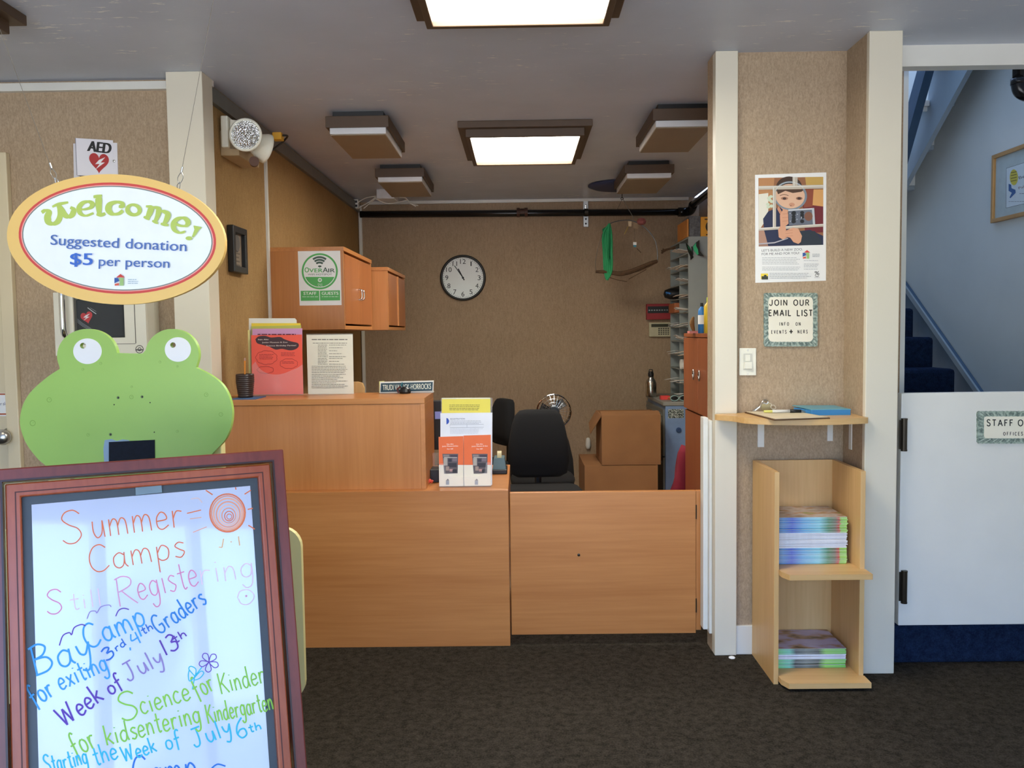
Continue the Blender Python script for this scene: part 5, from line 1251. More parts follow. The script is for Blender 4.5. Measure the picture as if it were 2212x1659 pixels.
# board with real pupil holes: two-loop fill
def holed(face_pts, holes, plane, thick, mt):
    bm = bmesh.new(); loops = []
    for pts in [face_pts] + holes:
        vs = [bm.verts.new(plane.at(*p)) for p in pts]; loops.append(vs)
        for i in range(len(vs)): bm.edges.new((vs[i], vs[(i + 1) % len(vs)]))
    bmesh.ops.triangle_fill(bm, use_beauty=True, edges=bm.edges[:], normal=plane.n)
    bm.verts.index_update()
    V0 = [v.co.copy() for v in bm.verts]; fs = [[v.index for v in f.verts] for f in bm.faces]; idx = [[v.index for v in l] for l in loops]
    bm.free(); n = len(V0); d = -plane.n * thick
    m = MB(); allv = V0 + [v + d for v in V0]; F_ = list(fs) + [[i + n for i in f[::-1]] for f in fs]
    for l in idx: F_ += [[l[i], l[(i + 1) % len(l)], l[(i + 1) % len(l)] + n, l[i] + n] for i in range(len(l))]
    m.add(allv, F_, mt); return m
pup = [[z(*p) for p in ell(762, 454, 29, 27, n=20)], [z(*p) for p in ell(1589, 448, 26, 25, n=20)]]
fb_ = holed(loop, pup, ff, .018, M_FROG).build('frog_head', t)
for e, pu in (((803, 505, 131, 118), pup[0]), ((1634, 489, 120, 113), pup[1])):
    m = MB(); pe = [z(*p) for p in ell(*e, n=40)]
    h = holed(pe, [pu], Plane(ff.o + V((0, -.0012, 0)), ff.n), .001, mat('eye_white', (244, 246, 248), .4, 0, .01)); h.build('eye', t)
A = Art(ff, .0006); DKG = (96, 140, 58)
for x, y, r in ((1085, 932, 14), (1305, 924, 14), (1015, 1270, 15)): A.poly([z(*p) for p in ell(x, y, r, n=16)], (112, 140, 84)); A.poly([z(*p) for p in ell(x + 2, y, r * .55, n=14)], (28, 34, 22), 2)
for x, y in ((1049, 996), (1379, 977), (1418, 1249)): A.poly([z(*p) for p in ell(x, y, 6, n=10)], (28, 34, 22))
for x, y, r in ((925, 617, 14), (762, 672, 13), (1470, 604, 13), (1630, 645, 11), (1210, 832, 12), (452, 952, 24), (300, 1166, 28), (1895, 905, 20), (2030, 1085, 20), (810, 1273, 15), (1630, 1242, 14), (1208, 926, 20)): A.band([z(*p) for p in ell(x, y, r, n=18)], [z(*p) for p in ell(x, y, r * .72, n=18)], (138, 180, 82)); A.poly([z(*p) for p in ell(x + r * .2, y - 2, 3, n=8)], (98, 128, 60), 2)
A.build('screw_marks', t)
sheet(ff, [z(1000, 1340), z(1418, 1320), z(1422, 1600), z(1000, 1600)], .004, mat('hook_tape', (16, 24, 36), .95, 0, .2, 120)).build('dark_tape', t)
m = MB(); m.slab([ff.at(*z(*p), .0025) for p in [(962, 1322), (1020, 1312), (1070, 1330), (1120, 1316), (1180, 1322), (1200, 1345), (1010, 1345), (1010, 1600), (968, 1600), (955, 1500), (950, 1400)]], (0, .0022, 0), mat('torn_paper', (150, 176, 196), .9)); m.build('torn_backing', t)
# cream rounded stand panel with feet
cz0, cz1 = P(660, 1512, FY + .03).z, P(645, 1138, FY + .03).z; cxr = P(656, 1320, FY + .03).x; cxm = ff.at(272, 900).x; cxl = 2 * cxm - cxr
M_CRS = mat('cream_panel', (222, 212, 150), .5, 0, .02)
m = MB(); m.slab([V((x, FY + .02, zz)) for x, zz in rrect(cxl, cz0, cxr, cz1, .06)], (0, .022, 0), M_CRS); m.build('stand_panel', t, bevel=.004)
for sx in (-.24, .24): MB().box(cxm + sx - .025, cxm + sx + .025, FY + .042, FY + .08, .0, 1.06, M_CRS).build('stand_post', t, bevel=.003)
for sx in (-.24, .24): MB().box(cxm + sx - .03, cxm + sx + .03, FY - .16, FY + .26, 0, .04, M_CRS).build('foot', t, bevel=.003)

# ================================================================== MENU EASEL
yaw, lean = 0.45618, 0.24573
u = V((math.cos(yaw), math.sin(yaw), 0)); nh = V((math.sin(yaw), -math.cos(yaw), 0))
v = V((0, 0, 1)) * math.cos(lean) - nh * math.sin(lean); nb = u.cross(v).normalized()
if nb.dot(nh) < 0: nb = -nb
O = V((-1.09244, 1.83465, .9645 + .025)); BW = .5      # top left corner of the glazed area
zf = lambda d: O.z - d * v.z
LB = (O.z - .12) / v.z                                 # length of the board
ep = Plane(O, nb)
def E(a, b, c=0.0): return O + u * a - v * b + nb * c  # a along, b down, c out
t = thing('sandwich_board', 'mahogany framed easel board with coloured summer camp writing, lower left foreground', 'easel sign', (E(.25, .5).x, E(.25, .5).y, 0))
fwid = .029; iw = .030
def frame(a0, b0, a1, b1, w, c0, c1, mt, name):
    m = MB()
    o = [E(a0, b0, c0), E(a1, b0, c0), E(a1, b1, c0), E(a0, b1, c0)]; i = [E(a0 + w, b0 + w, c0), E(a1 - w, b0 + w, c0), E(a1 - w, b1 - w, c0), E(a0 + w, b1 - w, c0)]
    m.ring(o, i, nb * (c1 - c0), mt); return m.build(name, t, bevel=.003)
g = iw + .004
frame(-g - fwid, -g - fwid, BW + g + fwid, LB + .06, fwid, -.02, .022, M_MAHOG, 'outer_frame')
m = MB(); m.ring([E(-g - .004, -g - .004, .018), E(BW + g + .004, -g - .004, .018), E(BW + g + .004, LB + .03, .018), E(-g - .004, LB + .03, .018)], [E(-g, -g, .018), E(BW + g, -g, .018), E(BW + g, LB + .026, .018), E(-g, LB + .026, .018)], nb * .008, mat('dark_bead', (44, 16, 14), .35)); m.build('bead', t)
frame(-iw, -iw, BW + iw, LB + .02, iw, -.012, .014, M_REDW, 'inner_frame')
m = MB(); m.ring([E(-.012, -.012, .0135), E(BW + .012, -.012, .0135), E(BW + .012, LB + .0, .0135), E(-.012, LB, .0135)], [E(-.0095, -.0095, .0135), E(BW + .0095, -.0095, .0135), E(BW + .0095, LB - .003, .0135), E(-.0095, LB - .003, .0135)], nb * .0012, mat('groove_line', (80, 30, 18), .5)); m.build('groove', t)
m = MB(); m.slab([E(0, 0, -.004), E(BW, 0, -.004), E(BW, LB - .01, -.004), E(0, LB - .01, -.004)], -nb * .004, mat('backing_dark', (58, 68, 74), .4)); m.build('dark_border', t)
KW = NB('whiteboard'); KW.b.inputs['Roughness'].default_value = .12; KW.b.inputs['Base Color'].default_value = rgb((200, 210, 232)); KW.b.inputs['Coat Weight'].default_value = 1.0; KW.b.inputs['Coat Roughness'].default_value = .02
KW.l(KW.ramp(KW.noise(2), [(.2, rgb((198, 208, 232))), (.8, rgb((204, 213, 234)))]), KW.b.inputs['Base Color'])
m = MB(); m.slab([E(.018, .018, -.002), E(BW - .018, .018, -.002), E(BW - .018, LB - .03, -.002), E(.018, LB - .03, -.002)], -nb * .002, KW.m); m.build('white_sheet', t)
m = MB(); m.slab([ep.at(*p) for p in ((292, 1048), (348, 1042), (350, 1064), (293, 1070))], nb * .005, mat('grey_clip', (120, 142, 152), .4)); m.build('clip', t)
# legs: front feet under the frame, rear frame swings back
for a in (-g - fwid / 2, BW + g + fwid / 2):
    p1 = E(a, LB + .055, .0); e = p1 - v * (p1.z / v.z - .002)
    m = MB(); m.obox(p1 - u * .014 - nb * .018, u * .028, nb * .036, e - p1, M_MAHOG); m.build('front_leg', t)
tp = E(0, -.02, -.026); 
bk = (-nh)  # direction away from the viewer
for a in (-.01, BW + .01 - .03):
    p1 = E(a, .02, -.026); foot = V((p1.x, p1.y, 0)) + bk * .30
    m = MB(); m.obox(p1, u * .03, bk * .02, foot - p1, M_MAHOG); m.build('rear_leg', t)
p1 = E(0, .02, -.026); foot = V((p1.x, p1.y, 0)) + bk * .30; s = p1 + (foot - p1) * .75
MB().obox(s, u * BW, bk * .018, V((0, 0, -.04)), M_MAHOG).build('rear_rail', t)
# writing
A = Art(ep, .0004, -.0018); z = Zm(0, 950, 2.34); random.seed(5)
OR, YO, PK, LB1, BLU, PUR, GRN2, TEA = (232, 120, 72), (240, 172, 76), (226, 140, 176), (60, 160, 226), (40, 110, 200), (96, 60, 168), (146, 208, 74), (54, 190, 214)
A.hand('S', z(322, 532), z(432, 512), 70, 2.6, OR); A.hand('ummer', z(470, 500), z(930, 440), 66, 2.6, OR); A.stroke([z(945, 372), z(1016, 355)], 2.2, OR); A.stroke([z(960, 400), z(1018, 392)], 1.8, (240, 180, 150)); A.stroke([z(975, 468), z(1045, 440)], 1.8, (240, 170, 140)); A.stroke(smooth([z(965, 300), z(1000, 295), z(1022, 318)]), 1.6, (244, 206, 190))
A.hand('Camps', z(460, 672), z(945, 590), 58, 2.6, OR)
A.hand('S', z(240, 882), z(325, 872), 52, 2.6, PK); A.hand('till', z(360, 862), z(520, 838), 38, 2.4, (238, 206, 220)); A.hand('R', z(600, 842), z(700, 822), 62, 2.6, (228, 160, 194)); A.hand('egiste', z(705, 810), z(1010, 735), 62, 2.6, PK); A.hand('ring', z(1015, 732), z(1290, 690), 56, 2.2, (240, 206, 222))
A.stroke(smooth([z(1200, 800), z(1215, 765), z(1260, 760), z(1285, 790), z(1262, 828), z(1222, 830), z(1204, 802)]), 2, (240, 206, 222)); A.poly(ell(*z(1245, 790), 2.4, n=8), (220, 150, 180), 2)
A.hand('Bay', z(180, 1195), z(478, 1095), 62, 4.4, LB1); A.hand('Camp', z(450, 1062), z(745, 930), 52, 4.1, LB1)
A.stroke(smooth([z(300, 1040), z(318, 990), z(350, 975), z(362, 985), z(375, 950), z(410, 934), z(432, 940)]), 2.6, PUR); A.stroke(smooth([z(440, 905), z(455, 870), z(482, 866), z(490, 875), z(510, 845), z(550, 835), z(562, 845)]), 2, (150, 130, 190)); A.stroke(smooth([z(585, 892), z(600, 862), z(625, 852), z(652, 858)]), 2.4, PUR)
A.hand('for', z(180, 1352), z(282, 1285), 48, 4.1, LB1); A.hand('exiting', z(310, 1268), z(552, 1160), 44, 3.7, LB1); A.hand('3', z(540, 1120), z(585, 1085), 26, 3.7, BLU); A.hand('rd', z(590, 1070), z(640, 1035), 17, 2.7, BLU); A.hand(',4', z(650, 1060), z(720, 1020), 27, 3.2, LB1); A.hand('th', z(725, 985), z(778, 955), 17, 2.9, BLU); A.hand('Graders', z(805, 985), z(1050, 820), 42, 3.7, (44, 130, 206))
A.hand('Week', z(330, 1452), z(528, 1312), 44, 4.1, PUR); A.hand('of', z(560, 1290), z(628, 1245), 34, 3.9, PUR); A.hand('July', z(650, 1222), z(835, 1125), 40, 3.4, (150, 130, 190)); A.hand('13', z(835, 1092), z(912, 1052), 36, 3.7, PUR); A.hand('th', z(885, 1030), z(948, 990), 18, 2.9, PUR)
A.build('camp_writing', t); A = Art(ep, .0004, -.0018)
fc = z(1056, 1124)
for i in range(5):
    a = i * 1.257 + .4; A.stroke(smooth([fc] + [(fc[0] + 12 * math.cos(a + d) * r, fc[1] + 12 * math.sin(a + d) * r) for d, r in ((-.5, .8), (-.35, 1.5), (0, 1.8), (.35, 1.5), (.5, .8))] + [fc]), 2, (108, 74, 176))
A.stroke([z(1020, 1150), z(985, 1195), z(972, 1262)], 2.4, TEA); A.stroke(smooth([z(985, 1195), z(955, 1160), z(965, 1145), z(990, 1160), z(985, 1195), z(960, 1220), z(952, 1195), z(956, 1165)]), 2.2, TEA); A.stroke(smooth([z(985, 1200), z(1015, 1170), z(1030, 1180), z(1010, 1205), z(985, 1215)]), 2.2, TEA)
A.build('flower_drawing', t); A = Art(ep, .0004, -.0018)
A.hand('S', z(622, 1428), z(715, 1398), 60, 3.9, GRN2); A.hand('cience', z(720, 1390), z(968, 1310), 46, 3.7, GRN2); A.hand('for', z(1000, 1310), z(1092, 1262), 46, 3.7, GRN2); A.hand('Kinder', z(1118, 1285), z(1345, 1228), 46, 3.4, GRN2)
A.build('kinder_writing', t); A = Art(ep, .0004, -.0018); A.hand('for', z(385, 1605), z(495, 1548), 52, 4.1, GRN2); A.hand('kids', z(540, 1545), z(700, 1505), 44, 3.9, GRN2); A.hand('entering', z(705, 1505), z(1020, 1428), 46, 3.7, GRN2); A.hand('Kindergarten', z(1052, 1435), z(1385, 1362), 42, 3.4, GRN2)
A.build('kinder_writing', t); A = Art(ep, .0004, -.0018); A.hand('Starting', z(235, 1690), z(448, 1635), 40, 3.7, TEA); A.hand('the', z(485, 1648), z(602, 1610), 42, 3.7, TEA); A.hand('Week', z(630, 1630), z(795, 1575), 34, 3.7, TEA); A.hand('of', z(845, 1568), z(920, 1545), 36, 3.7, TEA); A.hand('July', z(985, 1555), z(1180, 1485), 40, 3.7, TEA); A.hand('6', z(1205, 1515), z(1262, 1495), 42, 3.7, TEA); A.hand('th', z(1262, 1480), z(1325, 1462), 18, 3.2, TEA)
A.build('kinder_writing', t); A = Art(ep, .0004, -.0018); A.hand('Camp', z(680, 1760), z(1000, 1720), 68, 4.1, (44, 120, 206)); A.stroke(smooth([z(1070, 1660), z(1100, 1640), z(1140, 1650)]), 3.4, (44, 120, 206))
A.build('kinder_writing', t); A = Art(ep, .0004, -.0018)
sc = z(1150, 370)
for r, w, cc in ((36, 3, OR), (33, 2.4, (238, 150, 112)), (29, 3.4, (244, 176, 144)), (24, 3, (240, 160, 126)), (19, 2.6, (246, 190, 164)), (14, 2.2, (240, 156, 120)), (9, 2, OR), (5, 1.6, OR)):
    A.stroke(ell(sc[0] + (36 - r) * .12, sc[1] + (36 - r) * .25, r * 1.06, r * 1.14, n=30, close=False, a0=r, a1=r + 6.28), w, cc)
for a, b in (((1040, 255), (1075, 278)), ((1190, 240), (1193, 252)), ((1236, 275), (1268, 255)), ((1252, 352), (1278, 346)), ((1255, 432), (1288, 452)), ((1205, 488), (1212, 535)), ((1130, 500), (1122, 545))):
    A.stroke([z(*a), z(*b)], 2.4, OR if a[1] < 480 else (240, 190, 120))
A.stroke([z(1122, 545), z(1106, 542)], 2, (240, 190, 120)); A.poly(ell(*z(1168, 516), 1.6, n=8), (240, 190, 120))
A.build('sun_drawing', t)

# ================================================================== RIGHT: POSTERS, SHELF, RACK
wf = facing(WF); z = Zm(1580, 340, 3.771)
t = thing('zoo_poster', 'white poster with a photo of a child behind a magnifying glass on the pillar wall', 'poster', wf.at(1708, 610))
sheet(wf, [z(193, 142), z(773, 122), z(770, 1004), z(195, 1022)], .0012, M_PAPER).build('paper', t)
A = Art(wf, .0003, .0012); pp = lambda pts: [z(*p) for p in pts]
def pc(pts, c, k=2): A.poly(pp(pts), c, k)
pc([(220, 168), (748, 158), (748, 712), (222, 726)], (150, 100, 66), 1)
pc([(222, 168), (350, 165), (330, 420), (222, 430)], (186, 132, 86)); pc([(222, 300), (300, 290), (300, 480), (222, 600)], (226, 222, 206)); pc([(600, 160), (748, 158), (748, 235), (610, 240)], (196, 160, 84)); pc([(660, 262), (748, 260), (748, 400), (655, 410)], (214, 160, 96)); pc([(222, 590), (330, 580), (330, 724), (222, 726)], (176, 136, 116))
pc([(580, 380), (748, 400), (748, 610), (600, 620)], (112, 34, 44)); pc([(600, 240), (670, 250), (660, 400), (590, 410)], (142, 72, 48))
pc([(258, 500), (300, 440), (390, 405), (470, 440), (500, 560), (560, 600), (640, 590), (748, 640), (748, 712), (300, 722), (265, 590)], (36, 44, 74), 3)
pc([(560, 600), (680, 600), (735, 680), (735, 712), (560, 716)], (40, 50, 62), 4)
A.poly(pp(ell(470, 250, 108, 95, n=28)), (64, 44, 32), 3)
A.poly(pp(ell(480, 350, 100, 96, n=28)), (214, 164, 132), 4); pc([(385, 395), (420, 460), (400, 470), (372, 420)], (200, 140, 108), 4)
A.poly(pp(ell(478, 320, 122, 104, n=32, rot=.1)), (222, 180, 150), 5); pc([(365, 262), (600, 258), (570, 280), (500, 290), (440, 272), (380, 300)], (76, 54, 38), 6)
A.poly(pp(ell(432, 334, 30, 13, n=18)), (176, 126, 100), 6); A.poly(pp(ell(432, 335, 15, 10, n=14)), (74, 52, 44), 7); A.poly(pp(ell(552, 334, 27, 13, n=18)), (150, 104, 80), 6); A.poly(pp(ell(552, 334, 15, 10, n=14)), (66, 46, 40), 7)
A.stroke(pp(smooth([(395, 312), (430, 302), (465, 312)])), 1.4, (120, 84, 62), 7); A.poly(pp(ell(492, 385, 24, 16, n=16)), (204, 148, 118), 6); A.poly(pp(ell(484, 393, 5, 4, n=8)), (130, 80, 64), 7)
A.band(pp(ell(480, 312, 136, 118, n=40, rot=.1)), pp(ell(478, 312, 120, 104, n=40, rot=.1)), (126, 138, 148), 8); A.stroke(pp(ell(480, 312, 128, 111, n=40, rot=.1, a0=3.4, a1=5.6, close=False)), .9, (208, 216, 222), 9)
for x0, y0, x1, y1, w in ((222, 248, 748, 238, 8), (222, 586, 748, 552, 6), (350, 245, 350, 570, 7), (518, 160, 518, 232, 11)):
    A.stroke(pp([(x0, y0), (x1, y1)]), w, (196, 186, 170), 9); A.stroke(pp([(x0, y0 - 6), (x1, y1 - 6)] if x0 != x1 else [(x0 - 8, y0), (x1 - 8, y1)]), 1.3, (232, 230, 222), 10)
for i in range(9): A.poly(pp(ell(312 + 16 * math.cos(i * 2.4), 360 + 44 * math.sin(i * 1.7), 16, 12, n=10)), (206, 216, 190), 8)
pc([(462, 425), (672, 412), (680, 545), (470, 555)], (104, 110, 124), 10); pc([(462, 425), (672, 412), (674, 424), (464, 436)], (206, 210, 214), 11); pc([(655, 414), (674, 412), (682, 545), (664, 546)], (190, 196, 202), 11)
for i in range(14): A.poly(pp(ell(530 + 46 * math.cos(i * 2.1), 487 + 38 * math.sin(i * 3.3), 17, 13, n=9)), (28, 30, 34), 12)
for i in range(6): A.poly(pp(ell(520 + 50 * math.cos(i * 2.5), 487 + 34 * math.sin(i * 1.3), 5, 4, n=6)), (190, 196, 204), 13)
A.poly(pp(ell(628, 480, 34, 38, n=14)), (126, 84, 66), 11)
SKN, SK2 = (216, 160, 128), (190, 128, 100)
pc([(395, 470), (420, 425), (455, 425), (462, 460), (465, 540), (440, 560), (455, 650), (420, 670), (385, 650), (380, 590), (398, 560)], SKN, 14)
for y in (462, 492, 520): A.stroke(pp([(415, y), (462, y - 4)]), .8, SK2, 15)
pc([(435, 600), (500, 572), (545, 580), (575, 640), (565, 690), (545, 705), (505, 690), (480, 655), (445, 645)], SKN, 15)
for y in (600, 622, 645): A.stroke(pp([(440, y), (500, y - 8)]), .8, SK2, 16)
pc([(222, 700), (350, 690), (460, 655), (462, 662), (350, 700), (222, 710)], (180, 176, 184), 16)
A.build('photo', t)
A = Art(wf, .0003, .0012)
A.text("LET'S BUILD A NEW ZOO.", z(247, 768), z(580, 757), 4.8, (84, 84, 86), .0); A.text('FOR ME AND FOR YOU!', z(247, 797), z(553, 788), 4.8, (84, 84, 86), 0)
A.lines(z(250, 0)[0], z(572, 0)[0], [z(0, y)[1] for y in (815, 828, 841, 854, 866, 892, 905, 916)], 1.0, (176, 178, 180)); A.lines(z(590, 0)[0], z(715, 0)[0], [z(0, y)[1] for y in (838, 866, 878, 890, 908)], 1.0, (170, 172, 176))
A.lines(z(310, 0)[0], z(655, 0)[0], [z(0, y)[1] for y in (942, 955, 968, 981)], 1.0, (160, 162, 166)); A.lines(z(660, 0)[0], z(718, 0)[0], [z(0, y)[1] for y in (786, 796, 805)], .9, (150, 154, 160), ragged=0)
house(A, *z(616, 790), 9.5)
pc([(240, 946), (298, 946), (298, 992), (240, 992)], (240, 214, 74), 1); pc([(246, 968), (298, 968), (298, 994), (246, 994)], (56, 62, 50), 2); A.poly(pp(ell(275, 963, 12, 7, n=12)), (56, 62, 50), 2)
A.text('%', z(678, 956), z(716, 956), 7.5, (40, 40, 42), .02); A.stroke(pp(smooth([(680, 962), (697, 972), (714, 962)])), 1, (40, 40, 42)); A.lines(z(676, 0)[0], z(718, 0)[0], [z(0, 978)[1]], .8, (150, 150, 150), ragged=0)
A.build('print', t)
def ceramic_sign(name, label, plane, corners, inner, loc):
    t = thing(name, label, 'sign', loc)
    m = MB(); n = len(corners)
    m.slab([plane.at(x, y, .008) for x, y in corners], -plane.n * .008, MATS['green_glaze']); m.build('glazed_border', t, bevel=.002)
    sheet(plane, inner, .0015, mat('ivory_glaze', (236, 230, 210), .3, 0, .02), .008).build('ivory_panel', t)
    return t
k = NB('green_glaze'); k.b.inputs['Roughness'].default_value = .3
nn = k.noise(90, 4); k.l(k.ramp(nn, [(.36, rgb((92, 110, 102))), (.5, rgb((138, 156, 144))), (.64, rgb((168, 182, 168)))]), k.b.inputs['Base Color']); k.bump(nn, .7, .003); MATS['green_glaze'] = k.m
def wob(x0, y0, x1, y1, r, amp, n=14, sk=0.0):
    p = rrect(x0, y0, x1, y1, r, 4); out = []
    for i in range(len(p)):
        a, b = p[i], p[(i + 1) % len(p)]; d = math.hypot(b[0] - a[0], b[1] - a[1]); kk = max(1, int(d / 12))
        for j in range(kk):
            u_ = j / kk; out.append((a[0] + (b[0] - a[0]) * u_ + amp * math.sin(len(out) * 1.7), a[1] + (b[1] - a[1]) * u_ + amp * math.cos(len(out) * 2.3)))
    return out
def notches(A, inner, outer, n, c):
    for s in range(n):
        u_ = s / n; 
        def onb(b):
            x0, y0, x1, y1 = b; per = 2 * (x1 - x0 + y1 - y0); d = u_ * per; w, h = x1 - x0, y1 - y0
            if d < w: return (x0 + d, y0)
            if d < w + h: return (x1, y0 + d - w)
            if d < 2 * w + h: return (x1 - (d - w - h), y1)
            return (x0, y1 - (d - 2 * w - h))
        a, b = onb(inner), onb(outer); q = .5
        A.stroke([a, b], 1.1, c if s % 3 else (196, 206, 192))
t = ceramic_sign('email_list_sign', 'square ceramic sign about the email list, green border, below the poster', wf, [z(*p) for p in wob(265, 1104, 702, 1540, 14, 2)], [z(*p) for p in wob(302, 1136, 664, 1502, 34, 1.5)], wf.at(1708, 750))
A = Art(wf, .0005, .008); notches(A, (*z(298, 1132), *z(668, 1506)), (*z(276, 1114), *z(692, 1530)), 92, (86, 104, 98)); A.build('border_marks', t)
BK_ = (44, 38, 28)
def caps(A, s, x0, x1, y, cap, w, zz_=None): A.hand(s, z(x0, y), z(x1, y), cap, w, BK_, font=CAPS, gap=.3, jit=.015)
A = Art(wf, .0005, .0095); caps(A, 'JOIN OUR', 310, 633, 1206, 12.2, 2.1); caps(A, 'EMAIL LIST', 304, 660, 1291, 12.8, 2.3); A.build('heading', t)
A = Art(wf, .0005, .0095)
for s_, x0_, x1_, y_ in (('INFO', 391, 468, 1370), ('ON', 524, 562, 1370), ('EVENTS', 325, 448, 1435), ('NERS', 540, 620, 1433)): A.hand(s_, z(x0_, y_), z(x1_, y_), 7, 1.1, BK_, font=CAPS, gap=.55, jit=.03)
A.hand('+', z(470, 1446), z(502, 1446), 14, 2.6, BK_, font=CAPS); A.build('small_lettering', t)
# switch plate
z = Zm(1500, 730, 4.809); t = thing('switch_plate', 'white light switch plate on the pillar wall below the posters', 'light switch', wf.at(1615, 810))
sheet(wf, [z(*p) for p in rrect(468, 106, 640, 388, 6)], .006, M_IVORY).build('plate', t, bevel=.001)
sheet(wf, [z(*p) for p in rrect(510, 162, 600, 328, 4)], .003, mat('switch_recess', (206, 204, 190), .4), .006).build('switch_frame', t, bevel=.0008)
q0, q1 = wf.at(*z(520, 205)), wf.at(*z(592, 285)); m = MB()
m.slab([wf.at(*z(518, 250), .009), wf.at(*z(594, 250), .009), wf.at(*z(594, 318), .009), wf.at(*z(518, 318), .009)], (0, -.007, 0), M_IVORY); m.build('rocker', t, bevel=.002)
sheet(wf, [z(530, 175), z(580, 175), z(580, 240), z(530, 240)], .0015, M_IVORY, .009).build('dimmer_slider', t)
m = MB()
for y in (128, 370): q = wf.at(*z(556, y), .006); m.lathe([(.0001, .001), (.004, .0008), (.0045, 0)], q, (0, -1, 0), M_WHITE, 10)
m.build('screws', t)
# curved ledge
sz = P(1712, 893, 3.4).z
xl, xr = P(1546, 893, 3.40).x, P(1876, 903, 3.20).x
t = thing('ledge_shelf', 'curved birch ledge on white brackets between the two posts', 'shelf', ((xl + xr) / 2, 3.4, sz - .05))
fl = []; 
back = [(a1 + .001, WF - .001), (bx1 - .001, WF - .001), (bx1 - .001, 3.30), (c0 - .0, 3.30), (c0, 3.228), (xr, 3.228)]
frontc = smooth([(xr, 3.228), (xr + .004, 3.212), (xr - .02, 3.196), (xr - .10, 3.176), (xr - .22, 3.165), (xr - .34, 3.185), (xr - .44, 3.24), (xl + .05, 3.33), (xl, 3.385), (xl + .002, 3.41), (xl + .03, 3.428)], 5)
poly_ = frontc + [(a1 + .001, 3.428)] + back
m = MB(); m.slab([(x, y, sz) for x, y in poly_], (0, 0, -.022), M_PLYX); m.build('ledge_board', t, bevel=.004)
z = Zm(1500, 730, 4.809)
for (x0, x1, yb_) in ((655, 722, 1133), (1378, 1435, 1070)):
    q0, q1 = wf.at(*z(x0, 1000)), wf.at(*z(x1, 1000)); zb_ = wf.at(*z(x0, yb_)).z; b = None
    MB().box(q0.x, q1.x, WF - .004, WF, zb_, sz - .022, M_WHITE).build('bracket', t)
    MB().box(q0.x, q1.x, WF - .15, WF - .004, sz - .027, sz - .022, M_WHITE).build('bracket_arm', t)
q = PX(1845, 930, bx1); zb_ = PX(1845, 973, bx1).z
MB().box(bx1 - .004, bx1, 3.36, 3.385, zb_, sz - .022, M_WHITE).build('bracket', t)
# things on the ledge
def led(px, py): return PZ(px, py, sz)
t = thing('clipboard', 'thin brown board with a blank cream sheet on the birch ledge', 'clipboard', led(1695, 900))
pts = [led(*p) for p in ((1602, 890), (1706, 888), (1793, 905), (1673, 909))]
for p in pts: p.z = sz; p.y = min(p.y, WF - .02)
m = MB(); m.slab(pts, (0, 0, .005), mat('hardboard', (96, 68, 40), .7)); m.build('board', t)
pc_ = sum(pts, V()) / 4
m = MB(); m.slab([pc_ + (p - pc_) * .95 + V((0, 0, .0052)) for p in pts], (0, 0, .002), mat('cream_card', (222, 206, 176), .8)); m.build('paper', t)
def on(px, py, Y): q = P(px, py, Y); return q
q = led(1700, 889); t = thing('pen', 'white and black ballpoint pen lying on the ledge in front of the blue folder', 'pen', (q.x, 3.36, sz))
py_ = 3.35; X = lambda px: P(px, 889, py_).x; zz = sz + .014
MB().tube([(X(1668), py_, zz), (X(1706), py_, zz)], .0065, M_WHITE, 12).build('barrel', t, smooth=True); MB().tube([(X(1706), py_, zz), (X(1730), py_, zz - .001)], .0068, M_BLACK, 12).build('grip', t, smooth=True)
MB().tube([(X(1730), py_, zz - .001), (X(1742), py_, zz - .003)], [.005, .001], M_STEEL, 10).build('tip', t); MB().tube([(X(1650), py_, zz), (X(1668), py_, zz)], [.0045, .0055], mat('yellow_tape', (226, 222, 120), .5), 10).build('yellow_end', t)
t = thing('key_ring', 'steel keys on a ring with a thin cord at the back of the ledge', 'keys', (P(1655, 885, WF - .025).x, WF - .025, sz))
m = MB(); kk = lambda x, y, d=0: P(*z(x, y), WF - .025 + d)
m.tube(smooth([kk(630, 755), kk(680, 715), kk(705, 665), kk(735, 652), kk(765, 660), kk(750, 685), kk(718, 672)]), .0022, M_STEEL, 6); m.tube([kk(735, 665, .002) + V((.012 * math.cos(a), 0, .009 * math.sin(a))) for a in [2 * math.pi * j / 16 for j in range(17)]], .0016, M_STEEL, 6); m.build('ring', t)
m = MB(); m.slab([kk(690, 690), kk(770, 672), kk(800, 720), kk(770, 768), kk(700, 765)], (0, .003, 0), mat('brass_key', (176, 160, 120), .3, .9)); m.build('key', t)
m = MB(); m.slab([kk(600, 760, .006), kk(660, 715, .006), kk(690, 720, .006), kk(630, 770, .006)], (0, .003, 0), M_STEEL); m.build('key', t)
m = MB(); m.tube(smooth([kk(765, 670), kk(800, 690), kk(795, 720), kk(815, 738), kk(845, 730), kk(830, 700), kk(800, 700)]), .0018, mat('cord_white', (210, 200, 180), .8), 6); m.build('cord', t)
M_FOLD = mat('blue_folder', (52, 134, 196), .35, 0, .03)
t = thing('blue_folder', 'flat bright blue plastic folder box on the right end of the ledge', 'folder', (P(1790, 892, 3.36).x, 3.36, sz))
x0, x1 = P(1753, 890, 3.31).x, P(1838, 890, 3.31).x; hh = .021
m = MB(); m.slab([(x0, 3.31, sz), (x1, 3.31, sz), (x1 - .018, WF - .02, sz), (x0 - .03, WF - .02, sz)], (0, 0, hh), M_FOLD); m.build('folder_body', t, bevel=.003)
m = MB(); m.slab([(x0 - .002, 3.308, sz + hh + .0), (x1 + .0, 3.308, sz + hh), (x1 - .018, WF - .019, sz + hh + .004), (x0 - .034, WF - .019, sz + hh + .006)], (0, 0, .0025), mat('blue_folder_lid', (96, 168, 188), .35)); m.build('folder_lid', t)

